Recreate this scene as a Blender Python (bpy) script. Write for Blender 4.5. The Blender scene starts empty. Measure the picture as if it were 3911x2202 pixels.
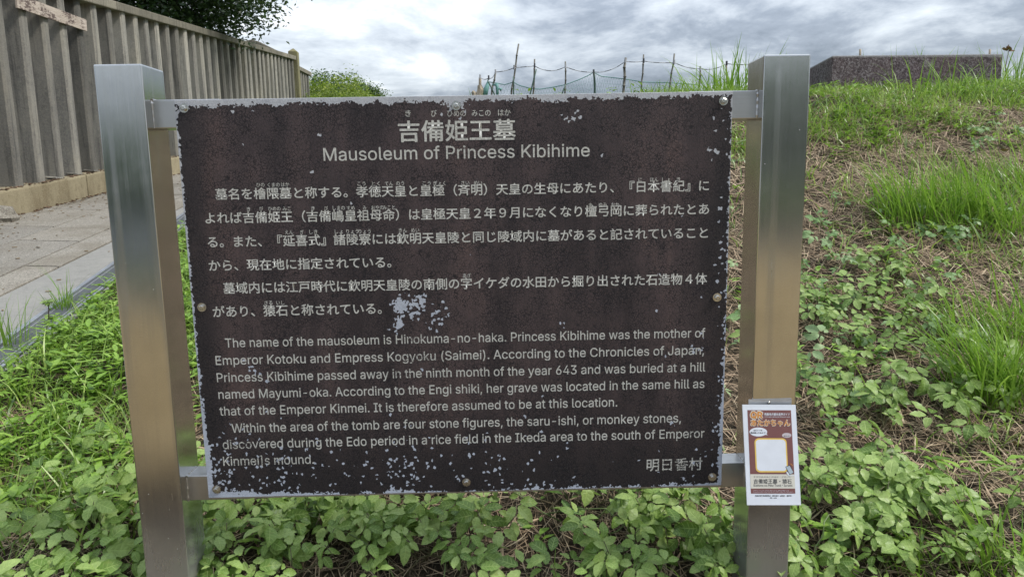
import bpy, bmesh, math, random
import numpy as np
from mathutils import Vector, Matrix

random.seed(7)
rng = np.random.default_rng(11)
SC = bpy.context.scene
COL = SC.collection

# ------------------------------------------------------------------ camera
EYE = 1.45
F_PX, YAW, PITCH, ROLL = 2679.8, 0.01625, -0.15119, -0.01774
cy, sy, cp, sp = math.cos(YAW), math.sin(YAW), math.cos(PITCH), math.sin(PITCH)
FW = np.array([sy * cp, cy * cp, sp]); RT = np.array([cy, -sy, 0.0]); UP = np.cross(RT, FW)
RT, UP = math.cos(ROLL) * RT + math.sin(ROLL) * UP, -math.sin(ROLL) * RT + math.cos(ROLL) * UP
cam_d = bpy.data.cameras.new("camera"); cam = bpy.data.objects.new("camera", cam_d); COL.objects.link(cam)
cam.matrix_world = Matrix(((RT[0], UP[0], -FW[0], 0), (RT[1], UP[1], -FW[1], 0), (RT[2], UP[2], -FW[2], EYE), (0, 0, 0, 1)))
cam_d.sensor_width = 36; cam_d.lens = F_PX / 3911 * 36; cam_d.clip_start = 0.05; cam_d.clip_end = 2000
SC.camera = cam

# ------------------------------------------------------------------ world, sun, exposure
SUN_EL, SUN_AZ = math.radians(50), math.radians(103)      # azimuth clockwise from +Y
w = bpy.data.worlds.new("World"); SC.world = w; w.use_nodes = True
def sky_nodes(nt):
    N = nt.nodes; L = nt.links; N.clear()
    out = N.new('ShaderNodeOutputWorld'); bg = N.new('ShaderNodeBackground')
    sky = N.new('ShaderNodeTexSky'); sky.sky_type = 'NISHITA'; sky.sun_disc = False
    sky.sun_elevation = SUN_EL; sky.sun_rotation = SUN_AZ; sky.air_density = 1.4; sky.dust_density = 2.0
    tc = N.new('ShaderNodeTexCoord'); sep = N.new('ShaderNodeSeparateXYZ'); L.new(tc.outputs['Generated'], sep.inputs[0])
    def math_(op, a, b=None, clamp=False):
        n = N.new('ShaderNodeMath'); n.operation = op; n.use_clamp = clamp
        for i, v in enumerate((a, b)):
            if v is None: continue
            if isinstance(v, (int, float)): n.inputs[i].default_value = v
            else: L.new(v, n.inputs[i])
        return n.outputs[0]
    zz = math_('ADD', math_('MAXIMUM', sep.outputs[2], 0.0), 0.24)
    cx = math_('DIVIDE', sep.outputs[0], zz); cyy = math_('DIVIDE', sep.outputs[1], zz)
    comb = N.new('ShaderNodeCombineXYZ'); L.new(cx, comb.inputs[0]); L.new(cyy, comb.inputs[1])
    def noise(scale, det, rough, off, dist=0.0):
        m = N.new('ShaderNodeMapping'); m.inputs['Location'].default_value = off; L.new(comb.outputs[0], m.inputs[0])
        n = N.new('ShaderNodeTexNoise'); n.inputs['Scale'].default_value = scale; n.inputs['Detail'].default_value = det
        n.inputs['Roughness'].default_value = rough; n.inputs['Distortion'].default_value = dist
        L.new(m.outputs[0], n.inputs['Vector']); return n.outputs['Fac']
    n1 = noise(0.75, 6, 0.55, (3.1, 1.7, 0), 0.6); n2 = noise(2.5, 9, 0.62, (9.3, 4.2, 2.0), 0.3); n3 = noise(5.0, 6, 0.6, (1.3, 7.2, 5.0), 0.2)
    # thin bright cloud low in front and to the left
    vm = N.new('ShaderNodeVectorMath'); vm.operation = 'DOT_PRODUCT'; L.new(tc.outputs['Generated'], vm.inputs[0])
    b = Vector((-0.19, 1.0, 0.155)).normalized(); vm.inputs[1].default_value = b
    glow = N.new('ShaderNodeMapRange'); glow.interpolation_type = 'SMOOTHSTEP'; L.new(vm.outputs['Value'], glow.inputs[0])
    glow.inputs[1].default_value = 0.93; glow.inputs[2].default_value = 1.0
    v = math_('ADD', math_('MULTIPLY', n1, 0.62), math_('MULTIPLY', n2, 0.78))
    v = math_('ADD', v, math_('MULTIPLY', n3, 0.24))
    v = math_('ADD', v, math_('MULTIPLY', glow.outputs[0], 0.095))
    ramp = N.new('ShaderNodeValToRGB'); L.new(v, ramp.inputs[0]); e = ramp.color_ramp
    e.elements[0].position = 0.68; e.elements[0].color = (0.20, 0.235, 0.30, 1)
    e.elements[1].position = 1.0; e.elements[1].color = (0.84, 0.87, 0.92, 1)
    k = e.elements.new(0.79); k.color = (0.335, 0.38, 0.46, 1)
    k = e.elements.new(0.87); k.color = (0.53, 0.58, 0.655, 1)
    k = e.elements.new(0.955); k.color = (0.70, 0.755, 0.82, 1)
    sc = N.new('ShaderNodeVectorMath'); sc.operation = 'SCALE'; L.new(ramp.outputs[0], sc.inputs[0])
    # overcast skies brighten towards the zenith
    zen = math_('ADD', 1.0, math_('MULTIPLY', math_('MAXIMUM', sep.outputs[2], 0.0), 2.0))
    L.new(math_('MULTIPLY', zen, SKY_GAIN), sc.inputs['Scale'])
    mix = N.new('ShaderNodeMixRGB'); mix.inputs[0].default_value = 0.9
    L.new(sky.outputs[0], mix.inputs[1]); L.new(sc.outputs[0], mix.inputs[2])
    L.new(mix.outputs[0], bg.inputs[0]); bg.inputs[1].default_value = 0.1
    L.new(bg.outputs[0], out.inputs[0])
SKY_GAIN = 4.1
sky_nodes(w.node_tree)
sd = bpy.data.lights.new("sun", 'SUN'); so = bpy.data.objects.new("sun", sd); COL.objects.link(so)
sd.energy = 1.5; sd.angle = math.radians(11); sd.color = (1.0, 0.96, 0.9)
dvec = Vector((math.sin(SUN_AZ) * math.cos(SUN_EL), math.cos(SUN_AZ) * math.cos(SUN_EL), math.sin(SUN_EL)))
so.rotation_euler = dvec.to_track_quat('Z', 'Y').to_euler(); so.location = (0, 0, 30)
SC.view_settings.view_transform = 'Standard'; SC.view_settings.look = 'None'
SC.view_settings.exposure = 1.2; SC.view_settings.gamma = 1.0; SC.view_settings.use_curve_mapping = False
SC.render.engine = 'CYCLES'
SC.cycles.max_bounces = 6; SC.cycles.transparent_max_bounces = 12; SC.cycles.caustics_reflective = False; SC.cycles.caustics_refractive = False

# ------------------------------------------------------------------ helpers
def ray(dx, dy):
    """view ray through a point of the photo seen 2575 px wide, scaled so y = 1 (relative to the eye)"""
    x, y = dx / 0.6584, dy / 0.6584
    v = (x - 1955.5) / F_PX * RT - (y - 1101.0) / F_PX * UP + FW
    return v / v[1]
def at(dx, dy, Y):
    v = ray(dx, dy) * Y
    return Vector((v[0], Y, v[2] + EYE))
def board(dx, dy, Y=1.555):
    v = ray(dx, dy) * Y
    return v[0], v[2] + EYE
def to_px(P):
    P = np.asarray(P, float) - np.array([0, 0, EYE]); z = P @ FW
    return np.stack([(1955.5 + F_PX * (P @ RT) / z) * .6584, (1101 - F_PX * (P @ UP) / z) * .6584], -1)

def smooth(a, b, x):
    t = np.clip((x - a) / (b - a), 0, 1); return t * t * (3 - 2 * t)
PY = np.array([-400, 0, 1.2, 1.75, 2.45, 3.3, 4.3, 5.2, 5.7, 6.3, 8, 400.])
PZ = np.array([-1.2, -1.2, -1.13, -1.0, -.78, -.49, 0.0, .44, .62, .70, .72, .72])
def plane_z(x, y):                                # the rising path, relative to the eye
    return -1.0 - 0.00742 * x + 0.10718 * np.minimum(y, 21)
def drain_x(y): return -2.18 - 0.22 * (y - 3.03)
def kerb_x(y): return -2.73 - 0.145 * (y - 3.83)
def fence_x(y): return -4.60 - 0.062 * (y - 6.65)
def terrain(x, y):
    x = np.asarray(x, float); y = np.asarray(y, float)
    P = np.interp(y, PY, PZ)
    k = np.interp(y - .25, PY, PZ); k2 = np.interp(y + .25, PY, PZ); P = .5 * P + .25 * (k + k2)
    L = plane_z(x, y)
    L = np.where(y < 2.6, np.minimum(L, L * 0 + np.interp(y, [-400, -4, 0, 1.2, 2.0, 2.6], [-1.25, -1.25, -1.2, -1.1, -.9, -.72])), L)
    L = np.where(x < drain_x(y) + .16, L - 0.07, L + 0.005)
    a = -0.95 - 0.15 * np.clip(y, 0, 8)
    m = smooth(0, 1.7, x - a)
    h = L * (1 - m) + P * m
    h = h + smooth(1.2, 4.0, x) * smooth(4.5, 6.5, y) * 0.05
    bump = (np.sin(x * 5.1 + y * 2.3) * np.sin(y * 4.7 - x * 1.9) * .014 + np.sin(x * 11.3 + 1) * np.sin(y * 9.7) * .007)
    bump = bump + .02 * np.sin(x * 2.1 + 2.0) * np.sin(y * 2.6 + .6)
    near = (np.abs(x) < 12) & (y > -5) & (y < 14) & (x > drain_x(y) + .35)
    return h + np.where(near, bump, 0.0)
def at_ground(dx, dy, far=11.0):
    v = ray(dx, dy); ys = np.linspace(.9, far, 700)
    zs = v[2] * ys; hs = terrain(v[0] * ys, ys)
    i = np.argmax(zs <= hs) if (zs <= hs).any() else len(ys) - 1
    return Vector((v[0] * ys[i], ys[i], hs[i] + EYE))

def at_path(dx, dy):
    v = ray(dx, dy); k = -1.0 / (v[2] + .00742 * v[0] - .10718); return Vector((v[0] * k, k, v[2] * k + EYE))
def tag(o, label=None, cat=None, group=None, kind=None):
    if label: o['label'] = label
    if cat: o['category'] = cat
    if group: o['group'] = group
    if kind: o['kind'] = kind
    return o
def empty(name, loc=(0, 0, 0), rz=0.0, parent=None):
    o = bpy.data.objects.new(name, None); o.empty_display_size = .1; o.location = loc; o.rotation_euler = (0, 0, rz)
    COL.objects.link(o)
    if parent: o.parent = parent
    return o
def link(name, me, mat=None, parent=None, loc=None):
    o = bpy.data.objects.new(name, me); COL.objects.link(o)
    if mat is not None and not me.materials: me.materials.append(mat)
    if parent: o.parent = parent
    if loc is not None: o.location = loc
    return o
class MB:
    def __init__(s): s.v = []; s.f = []
    def add(s, vs, fs):
        n = len(s.v); s.v.extend([tuple(v) for v in vs]); s.f.extend([tuple(i + n for i in f) for f in fs]); return s
    def box(s, x0, x1, y0, y1, z0, z1, M=None):
        vs = [Vector(p) for p in ((x0, y0, z0), (x1, y0, z0), (x1, y1, z0), (x0, y1, z0), (x0, y0, z1), (x1, y0, z1), (x1, y1, z1), (x0, y1, z1))]
        if M is not None: vs = [M @ v for v in vs]
        return s.add(vs, [(0, 3, 2, 1), (4, 5, 6, 7), (0, 1, 5, 4), (1, 2, 6, 5), (2, 3, 7, 6), (3, 0, 4, 7)])
    def tube(s, pts, rad, n=8, cap=True):
        pts = [Vector(p) for p in pts]; rad = [rad] * len(pts) if isinstance(rad, (int, float)) else rad
        vs = []; fs = []
        for i, p in enumerate(pts):
            t = (pts[min(i + 1, len(pts) - 1)] - pts[max(i - 1, 0)]).normalized()
            a = t.cross(Vector((0, 0, 1)) if abs(t.z) < .9 else Vector((1, 0, 0))).normalized(); b = t.cross(a)
            for k in range(n):
                an = 2 * math.pi * k / n; vs.append(p + (a * math.cos(an) + b * math.sin(an)) * rad[i])
        for i in range(len(pts) - 1):
            for k in range(n):
                fs.append((i * n + k, i * n + (k + 1) % n, (i + 1) * n + (k + 1) % n, (i + 1) * n + k))
        if cap: fs.append(tuple(range(n))[::-1]); fs.append(tuple((len(pts) - 1) * n + k for k in range(n)))
        return s.add(vs, fs)
    def mesh(s, name, bevel=0.0, seg=2, smooth_=False):
        me = bpy.data.meshes.new(name); me.from_pydata(s.v, [], s.f); me.update()
        bm = bmesh.new(); bm.from_mesh(me)
        if bevel:
            bmesh.ops.bevel(bm, geom=[e for e in bm.edges if len(e.link_faces) == 2 and e.calc_face_angle() > .5], offset=bevel, segments=seg, profile=.6, affect='EDGES', clamp_overlap=True)
        bmesh.ops.recalc_face_normals(bm, faces=bm.faces)
        bm.to_mesh(me); bm.free()
        if smooth_: me.polygons.foreach_set('use_smooth', [True] * len(me.polygons))
        return me
    def build(s, name, mat, parent=None, bevel=0.0, seg=2, smooth_=False, loc=None):
        return link(name, s.mesh(name, bevel, seg, smooth_), mat, parent, loc)

def fast_mesh(name, V, F, tint=None, smooth_=True, uv=None):
    """V (n,3), F (m,k) with the same k for all faces"""
    me = bpy.data.meshes.new(name); V = np.ascontiguousarray(V, np.float32); F = np.ascontiguousarray(F, np.int32)
    me.vertices.add(len(V)); me.vertices.foreach_set('co', V.ravel())
    m, k = F.shape
    me.loops.add(m * k); me.loops.foreach_set('vertex_index', F.ravel())
    me.polygons.add(m); me.polygons.foreach_set('loop_start', np.arange(0, m * k, k, dtype=np.int32))
    if smooth_: me.polygons.foreach_set('use_smooth', np.ones(m, bool))
    if uv is not None:
        a = me.attributes.new('blade', 'FLOAT_VECTOR', 'POINT'); a.data.foreach_set('vector', np.ascontiguousarray(uv, np.float32).ravel())
    if tint is not None:
        a = me.attributes.new('tint', 'FLOAT', 'POINT'); a.data.foreach_set('value', np.ascontiguousarray(tint, np.float32))
    me.update(calc_edges=True); (me.validate() if tint is not None else None)
    return me

# ------------------------------------------------------------------ node helper
class NT:
    def __init__(s, name):
        s.m = bpy.data.materials.new(name); s.m.use_nodes = True; s.t = s.m.node_tree; s.N = s.t.nodes; s.N.clear()
        s.out = s.N.new('ShaderNodeOutputMaterial')
    def lk(s, a, b): s.t.links.new(a, b)
    def put(s, sock, v):
        if v is None: return
        if isinstance(v, (int, float)): sock.default_value = v
        elif isinstance(v, (tuple, list)):
            sock.default_value = (tuple(v) + (1,))[:4] if len(sock.default_value) == 4 else tuple(v)[:3]
        else: s.lk(v, sock)
    def math(s, op, a, b=None, c=None, clamp=False):
        n = s.N.new('ShaderNodeMath'); n.operation = op; n.use_clamp = clamp
        s.put(n.inputs[0], a); s.put(n.inputs[1], b); s.put(n.inputs[2], c); return n.outputs[0]
    def mix(s, f, a, b, mode='MIX'):
        n = s.N.new('ShaderNodeMixRGB'); n.blend_type = mode; s.put(n.inputs[0], f); s.put(n.inputs[1], a); s.put(n.inputs[2], b); return n.outputs[0]
    def obj(s): return s.N.new('ShaderNodeTexCoord').outputs['Object']
    def pos(s): return s.N.new('ShaderNodeNewGeometry').outputs['Position']
    def mapping(s, v, scale=(1, 1, 1), loc=(0, 0, 0), rot=(0, 0, 0)):
        n = s.N.new('ShaderNodeMapping'); s.lk(v, n.inputs[0]); n.inputs['Scale'].default_value = scale; n.inputs['Location'].default_value = loc; n.inputs['Rotation'].default_value = rot
        return n.outputs[0]
    def noise(s, v, scale, det=4, rough=.55, dist=0, col=False):
        n = s.N.new('ShaderNodeTexNoise'); s.lk(v, n.inputs['Vector']); n.inputs['Scale'].default_value = scale; n.inputs['Detail'].default_value = det
        n.inputs['Roughness'].default_value = rough; n.inputs['Distortion'].default_value = dist; return n.outputs['Color' if col else 'Fac']
    def vor(s, v, scale, feat='F1', rnd=1.0):
        n = s.N.new('ShaderNodeTexVoronoi'); n.feature = feat; s.lk(v, n.inputs['Vector']); n.inputs['Scale'].default_value = scale; n.inputs['Randomness'].default_value = rnd; return n
    def ss(s, v, a, b, lo=0.0, hi=1.0, kind='SMOOTHSTEP'):
        n = s.N.new('ShaderNodeMapRange'); n.interpolation_type = kind; s.put(n.inputs[0], v); s.put(n.inputs[1], a); s.put(n.inputs[2], b); s.put(n.inputs[3], lo); s.put(n.inputs[4], hi); return n.outputs[0]
    def ramp(s, v, *st):
        n = s.N.new('ShaderNodeValToRGB'); s.lk(v, n.inputs[0]); e = n.color_ramp
        e.elements[0].position, e.elements[0].color = st[0][0], tuple(st[0][1]) + (1,)
        e.elements[1].position, e.elements[1].color = st[-1][0], tuple(st[-1][1]) + (1,)
        for p, c in st[1:-1]: k = e.elements.new(p); k.color = tuple(c) + (1,)
        return n.outputs[0]
    def vadd(s, a, b, op='ADD'):
        n = s.N.new('ShaderNodeVectorMath'); n.operation = op; s.put(n.inputs[0], a); s.put(n.inputs[1], b); return n.outputs[0]
    def vscale(s, a, k):
        n = s.N.new('ShaderNodeVectorMath'); n.operation = 'SCALE'; s.lk(a, n.inputs[0]); n.inputs['Scale'].default_value = k; return n.outputs[0]
    def sep(s, v):
        n = s.N.new('ShaderNodeSeparateXYZ'); s.lk(v, n.inputs[0]); return n.outputs
    def bump(s, h, dist=.01, strength=1.0):
        n = s.N.new('ShaderNodeBump'); s.lk(h, n.inputs['Height']); n.inputs['Distance'].default_value = dist; n.inputs['Strength'].default_value = strength; return n.outputs[0]
    def bsdf(s, col, rough=.7, metal=0.0, normal=None, spec=.5, trans=None, aniso=0.0):
        b = s.N.new('ShaderNodeBsdfPrincipled'); s.put(b.inputs['Base Color'], col); s.put(b.inputs['Roughness'], rough); s.put(b.inputs['Metallic'], metal)
        b.inputs['Specular IOR Level'].default_value = spec
        if aniso: b.inputs['Anisotropic'].default_value = aniso
        if normal is not None: s.lk(normal, b.inputs['Normal'])
        o = b.outputs[0]
        if trans is not None:
            t = s.N.new('ShaderNodeBsdfTranslucent'); s.put(t.inputs[0], trans[1]); mx = s.N.new('ShaderNodeMixShader'); mx.inputs[0].default_value = trans[0]
            s.lk(o, mx.inputs[1]); s.lk(t.outputs[0], mx.inputs[2]); o = mx.outputs[0]
        s.lk(o, s.out.inputs[0]); return s.m

def plain(name, col, rough=.7, metal=0.0, var=.15, scale=20, spec=.5):
    t = NT(name); n = t.noise(t.obj(), scale, 5, .6)
    c = t.mix(t.ss(n, .3, .7), tuple(x * (1 - var) for x in col), tuple(min(1, x * (1 + var)) for x in col))
    return t.bsdf(c, rough, metal, spec=spec)

# ------------------------------------------------------------------ materials
def mat_concrete(name, dark, light, warm, scale=1.0, streak=True, rnd=0.25):
    t = NT(name); p = t.pos()
    big = t.noise(t.mapping(p, (1.2, 1.2, .45)), 2.3 * scale, 6, .65)
    fine = t.noise(p, 70 * scale, 4, .7); sp_ = t.vor(p, 150 * scale); mid = t.noise(p, 11 * scale, 5, .65, .4)
    c = t.ramp(big, (.3, dark), (.5, light), (.72, warm))
    c = t.mix(t.ss(mid, .48, .75, 0, .55), c, tuple(x * .7 for x in dark))
    c = t.mix(t.ss(fine, .3, .75, 0, .6), c, tuple(x * 1.15 for x in warm)); wh = t.vor(p, 45 * scale); c = t.mix(t.math('MULTIPLY', t.ss(wh.outputs['Distance'], .1, .2, 1, 0), t.ss(t.noise(p, 5, 3), .5, .65, 0, .5)), c, tuple(x * 1.6 for x in light))
    if streak:
        st = t.noise(t.mapping(p, (10, 10, .5)), 2.0, 6, .65); c = t.mix(t.ss(st, .47, .72, 0, .75), c, tuple(x * .55 for x in dark))
    pits = t.ss(sp_.outputs['Distance'], .0, .22, 1, 0)
    spots = t.math('MULTIPLY', pits, t.ss(t.noise(p, 16, 3), .5, .62))
    c = t.mix(t.math('MULTIPLY', spots, .75), c, (.035, .033, .03))
    oi = t.N.new('ShaderNodeObjectInfo').outputs['Random']
    c = t.mix(1.0, c, t.ramp(oi, (0, (1 - rnd,) * 3), (1, (1 + rnd * .6,) * 3)), 'MULTIPLY')
    h = t.math('ADD', t.math('MULTIPLY', fine, .5), t.math('MULTIPLY', mid, .6)); h = t.math('SUBTRACT', h, t.math('MULTIPLY', spots, .6))
    return t.bsdf(c, .92, normal=t.bump(h, .006, .8), spec=.25)
M_PICKET = mat_concrete('picket_concrete', (.15, .147, .14), (.25, .24, .215), (.35, .325, .265), rnd=.55)
M_RAIL = mat_concrete('rail_concrete', (.12, .108, .085), (.20, .185, .148), (.27, .245, .19))
M_CURB = mat_concrete('curb_concrete', (.15, .115, .065), (.26, .22, .14), (.36, .31, .20), 1.2, False)
M_BLOCK = mat_concrete('block_concrete', (.105, .085, .088), (.19, .165, .168), (.32, .30, .31), 3.0, rnd=0)
def mat_block():
    t = NT('mottled_block'); p = t.pos(); a = t.noise(p, 2.6, 5, .65); f = t.noise(p, 42, 5, .75, .5); g = t.vor(p, 85)
    c = t.ramp(f, (.36, (.045, .036, .040)), (.5, (.125, .10, .105)), (.64, (.30, .275, .28)))
    c = t.mix(t.ss(a, .42, .62, 0, .55), c, (.13, .085, .088)); c = t.mix(t.math('MULTIPLY', t.ss(g.outputs['Distance'], .12, .2, 1, 0), t.ss(t.sep(g.outputs['Color'])[0], .6, .65)), c, (.42, .40, .40))
    c = t.mix(t.ss(t.sep(p)[2], float(at(2093, 140, 6.35).z) - .022, float(at(2093, 140, 6.35).z) - .008, 0, .6), c, (.36, .36, .36)); return t.bsdf(c, .9, normal=t.bump(f, .02, .8), spec=.25)  # top face and upper edge painted paler, standing in for sky light
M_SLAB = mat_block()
M_STRIP = mat_concrete('strip_concrete', (.19, .185, .17), (.23, .225, .205), (.26, .25, .225), 1.5, False, 0)
def mat_stone():
    t = NT('paving_granite'); p = t.pos()
    g = t.vor(p, 160); g2 = t.noise(p, 260, 2, .6); big = t.noise(p, 1.9, 4, .6)
    c = t.ramp(g.outputs['Color'], (.15, (.11, .10, .085)), (.5, (.23, .213, .18)), (.9, (.37, .35, .30)))
    c = t.mix(t.ss(g2, .35, .7, 0, .5), c, (.33, .31, .27)); c = t.mix(t.ss(big, .42, .66, 0, .5), c, (.15, .13, .095))
    oi = t.N.new('ShaderNodeObjectInfo').outputs['Random']
    c = t.mix(1.0, c, t.ramp(oi, (0, (.84, .84, .85)), (1, (1.08, 1.06, 1.03))), 'MULTIPLY')
    h = t.math('ADD', g2, t.noise(p, 40, 3, .6)); return t.bsdf(c, .85, normal=t.bump(h, .004, .9), spec=.3)
M_STONE = mat_stone()
M_MORTAR = plain('path_mortar', (.10, .08, .05), .95, var=.3, scale=30)
def mat_soil():
    t = NT('soil_and_litter'); p = t.pos(); n = t.noise(p, 9, 7, .7); f = t.noise(p, 60, 5, .7, .6); fib = t.noise(t.mapping(p, (60, 9, 9), rot=(0, 0, .5)), 3, 4, .7)
    c = t.ramp(n, (.3, (.022, .016, .011)), (.55, (.055, .042, .029)), (.75, (.12, .093, .063)))
    c = t.mix(t.ss(f, .5, .7, 0, .5), c, (.14, .105, .07)); c = t.mix(t.ss(fib, .52, .62, 0, .5), c, (.26, .21, .14))
    # grass-covered far ground, earthy ground on this side of the board
    s_ = t.sep(p); far = t.ss(s_[1], 6.5, 9); g = t.noise(p, 2.2, 5, .6)
    c = t.mix(far, c, t.ramp(g, (.3, (.05, .085, .025)), (.7, (.10, .135, .045))))
    back = t.ss(s_[1], .6, -.6)
    tan = t.ramp(t.noise(p, 1.3, 6, .65), (.3, (.32, .235, .12)), (.7, (.42, .315, .17)))
    c = t.mix(back, c, tan); c = t.mix(t.ss(s_[1], -6, -9), c, (.17, .15, .115)); c = t.mix(t.ss(s_[1], -11, -13), c, (.05, .05, .045)); c = t.mix(t.ss(s_[1], -18, -21), c, (.10, .13, .06))
    return t.bsdf(c, .95, normal=t.bump(t.math('ADD', n, f), .03, .8), spec=.15)
M_SOIL = mat_soil()
def mat_leaf(name, lo, mid, hi, vein=True, rough=.5, tr=.3, attr=True, spec=.45):
    t = NT(name)
    if attr:
        a = t.N.new('ShaderNodeAttribute'); a.attribute_name = 'tint'; v = a.outputs['Fac']
    else: v = None
    oi = t.N.new('ShaderNodeObjectInfo').outputs['Random']
    v = t.math('FRACT', t.math('ADD', t.math('MULTIPLY', v, .999), t.math('MULTIPLY', oi, .73))) if name.startswith('vine') else v
    c = t.ramp(v, (0.0, lo), (.5, mid), (1.0, hi))
    n = t.noise(t.obj(), 90, 3, .6); c = t.mix(t.ss(n, .35, .7, 0, .25), c, tuple(x * .7 for x in lo))
    nrm = None
    if 'vine' in name:
        b = t.N.new('ShaderNodeAttribute'); b.attribute_name = 'blade'; q = t.sep(b.outputs['Vector']); au = t.math('ABSOLUTE', q[0])
        mid_ = t.ss(au, .03, .12, 1, 0); ph = t.math('FRACT', t.math('SUBTRACT', t.math('MULTIPLY', q[1], 6.0), t.math('MULTIPLY', au, 1.1))); sv = t.math('MULTIPLY', t.ss(t.math('ABSOLUTE', t.math('SUBTRACT', ph, .5)), .06, .16, 1, 0), t.ss(au, 1.0, .6))
        vn = t.math('MAXIMUM', mid_, t.math('MULTIPLY', sv, .7)); c = t.mix(t.math('MULTIPLY', vn, .45), c, tuple(min(1, x * 1.35) for x in hi))
        blot = t.noise(t.obj(), 24, 3, .6); c = t.mix(t.ss(blot, .60, .72, 0, .5), c, (.30, .33, .08)); nrm = t.bump(t.math('SUBTRACT', t.noise(t.obj(), 60, 3), vn), .0016, .6)
    if nrm is not None: return t.bsdf(c, rough, spec=spec, normal=nrm, trans=(tr, t.mix(.35, c, (.30, .5, .06))))
    return t.bsdf(c, rough, spec=spec, trans=(tr, t.mix(.35, c, (.30, .5, .06))))
M_VINE = mat_leaf('vine_leaf', (.085, .165, .02), (.21, .335, .065), (.37, .49, .15), rough=.42, spec=.45)
M_SMALL = mat_leaf('small_leaf', (.08, .17, .02), (.22, .38, .05), (.38, .55, .10), rough=.5)
M_GRASS = mat_leaf('grass_blade', (.07, .15, .02), (.24, .39, .05), (.50, .62, .17), rough=.34, tr=.38, spec=.7)
M_TALL = mat_leaf('tall_grass_blade', (.07, .17, .02), (.21, .38, .04), (.42, .58, .12), rough=.32, tr=.4)
M_STRAW = mat_leaf('straw_strand', (.12, .075, .045), (.44, .32, .21), (.76, .62, .43), rough=.7, tr=.1, spec=.25)
M_STEM = plain('vine_stem', (.11, .10, .045), .6)
M_STEMG = plain('green_stem', (.12, .17, .05), .5)
M_BARK = plain('bark', (.09, .075, .06), .9, scale=8, var=.4)
M_DARKTREE = mat_leaf('dark_tree_leaf', (.014, .034, .013), (.045, .095, .028), (.15, .25, .055), rough=.4, tr=.15, spec=.5)
M_LIGHTTREE = mat_leaf('bamboo_leaf', (.09, .14, .02), (.21, .28, .035), (.36, .40, .06), rough=.6, tr=.35)
M_MIDTREE = mat_leaf('hill_tree_leaf', (.035, .07, .02), (.065, .12, .035), (.12, .19, .05), rough=.6, tr=.2)

def mat_steel(name, rough=.10, base=(.60, .60, .585), dirt=True, vertical=True):
    t = NT(name); p = t.obj()
    st = t.noise(t.mapping(p, (260, 260, 3) if vertical else (4, 260, 260)), 1.0, 3, .6)
    sm = t.noise(p, 7, 5, .6); c = t.mix(t.ss(sm, .35, .7), tuple(x * .86 for x in base), base)
    scr = t.noise(t.mapping(p, (9, 9, 60), rot=(.5, .3, .2)), 3.0, 6, .8, 1.5); 
    r = t.math('ADD', rough, t.math('MULTIPLY', st, .08)); r = t.math('ADD', r, t.ss(sm, .5, .75, 0, .05))
    sv_ = t.vor(t.vadd(p, t.vscale(t.noise(p, 9, 2, .5, col=True), .09)), 6, 'DISTANCE_TO_EDGE'); sc_ = t.math('MULTIPLY', t.ss(sv_.outputs['Distance'], .001, .004, 1, 0), t.ss(t.noise(p, 11, 2), .64, .68))
    c = t.mix(t.math('MULTIPLY', sc_, .2), c, (.85, .85, .82)); r = t.math('ADD', r, t.math('MULTIPLY', sc_, .12))
    wat = t.noise(t.mapping(p, (38, 38, .9)), 1.0, 4, .6); r = t.math('ADD', r, t.ss(wat, .5, .72, 0, .10)); c = t.mix(t.ss(wat, .55, .75, 0, .35), c, tuple(x * .72 for x in base))
    if dirt:
        sp_ = t.vor(p, 55); d = t.math('MULTIPLY', t.ss(sp_.outputs['Distance'], .04, .07, 1, 0), t.math('GREATER_THAN', t.sep(sp_.outputs['Color'])[0], .88))
        low = t.ss(t.sep(p)[2], .38, .08); film = t.math('MULTIPLY', low, t.ss(t.noise(p, 5, 4, .6), .3, .7, .5, .75))
        c = t.mix(t.math('MULTIPLY', film, .5), c, (.22, .21, .16)); r = t.math('ADD', r, t.math('MULTIPLY', film, .25))
        c = t.mix(d, c, (.55, .55, .5)); metal = t.math('SUBTRACT', 1.0, t.math('MAXIMUM', d, t.math('MULTIPLY', film, .5)))
    else: metal = 1.0
    return t.bsdf(c, r, metal, normal=t.bump(st, .0004, .35))
M_POST = mat_steel('brushed_steel_post')
M_BRACK = mat_steel('brushed_steel_bracket', .3, (.58, .58, .58), False, False)
M_BOLT = mat_steel('bolt_steel', .22, (.62, .61, .57), False)
M_GALV = mat_steel('galvanised_steel', .45, (.50, .52, .55), False)
M_GRATE = mat_steel('grating_steel', .6, (.42, .43, .44), False)
M_ALU = plain('aluminium_sheet', (.55, .56, .58), .45, .6)

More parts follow.
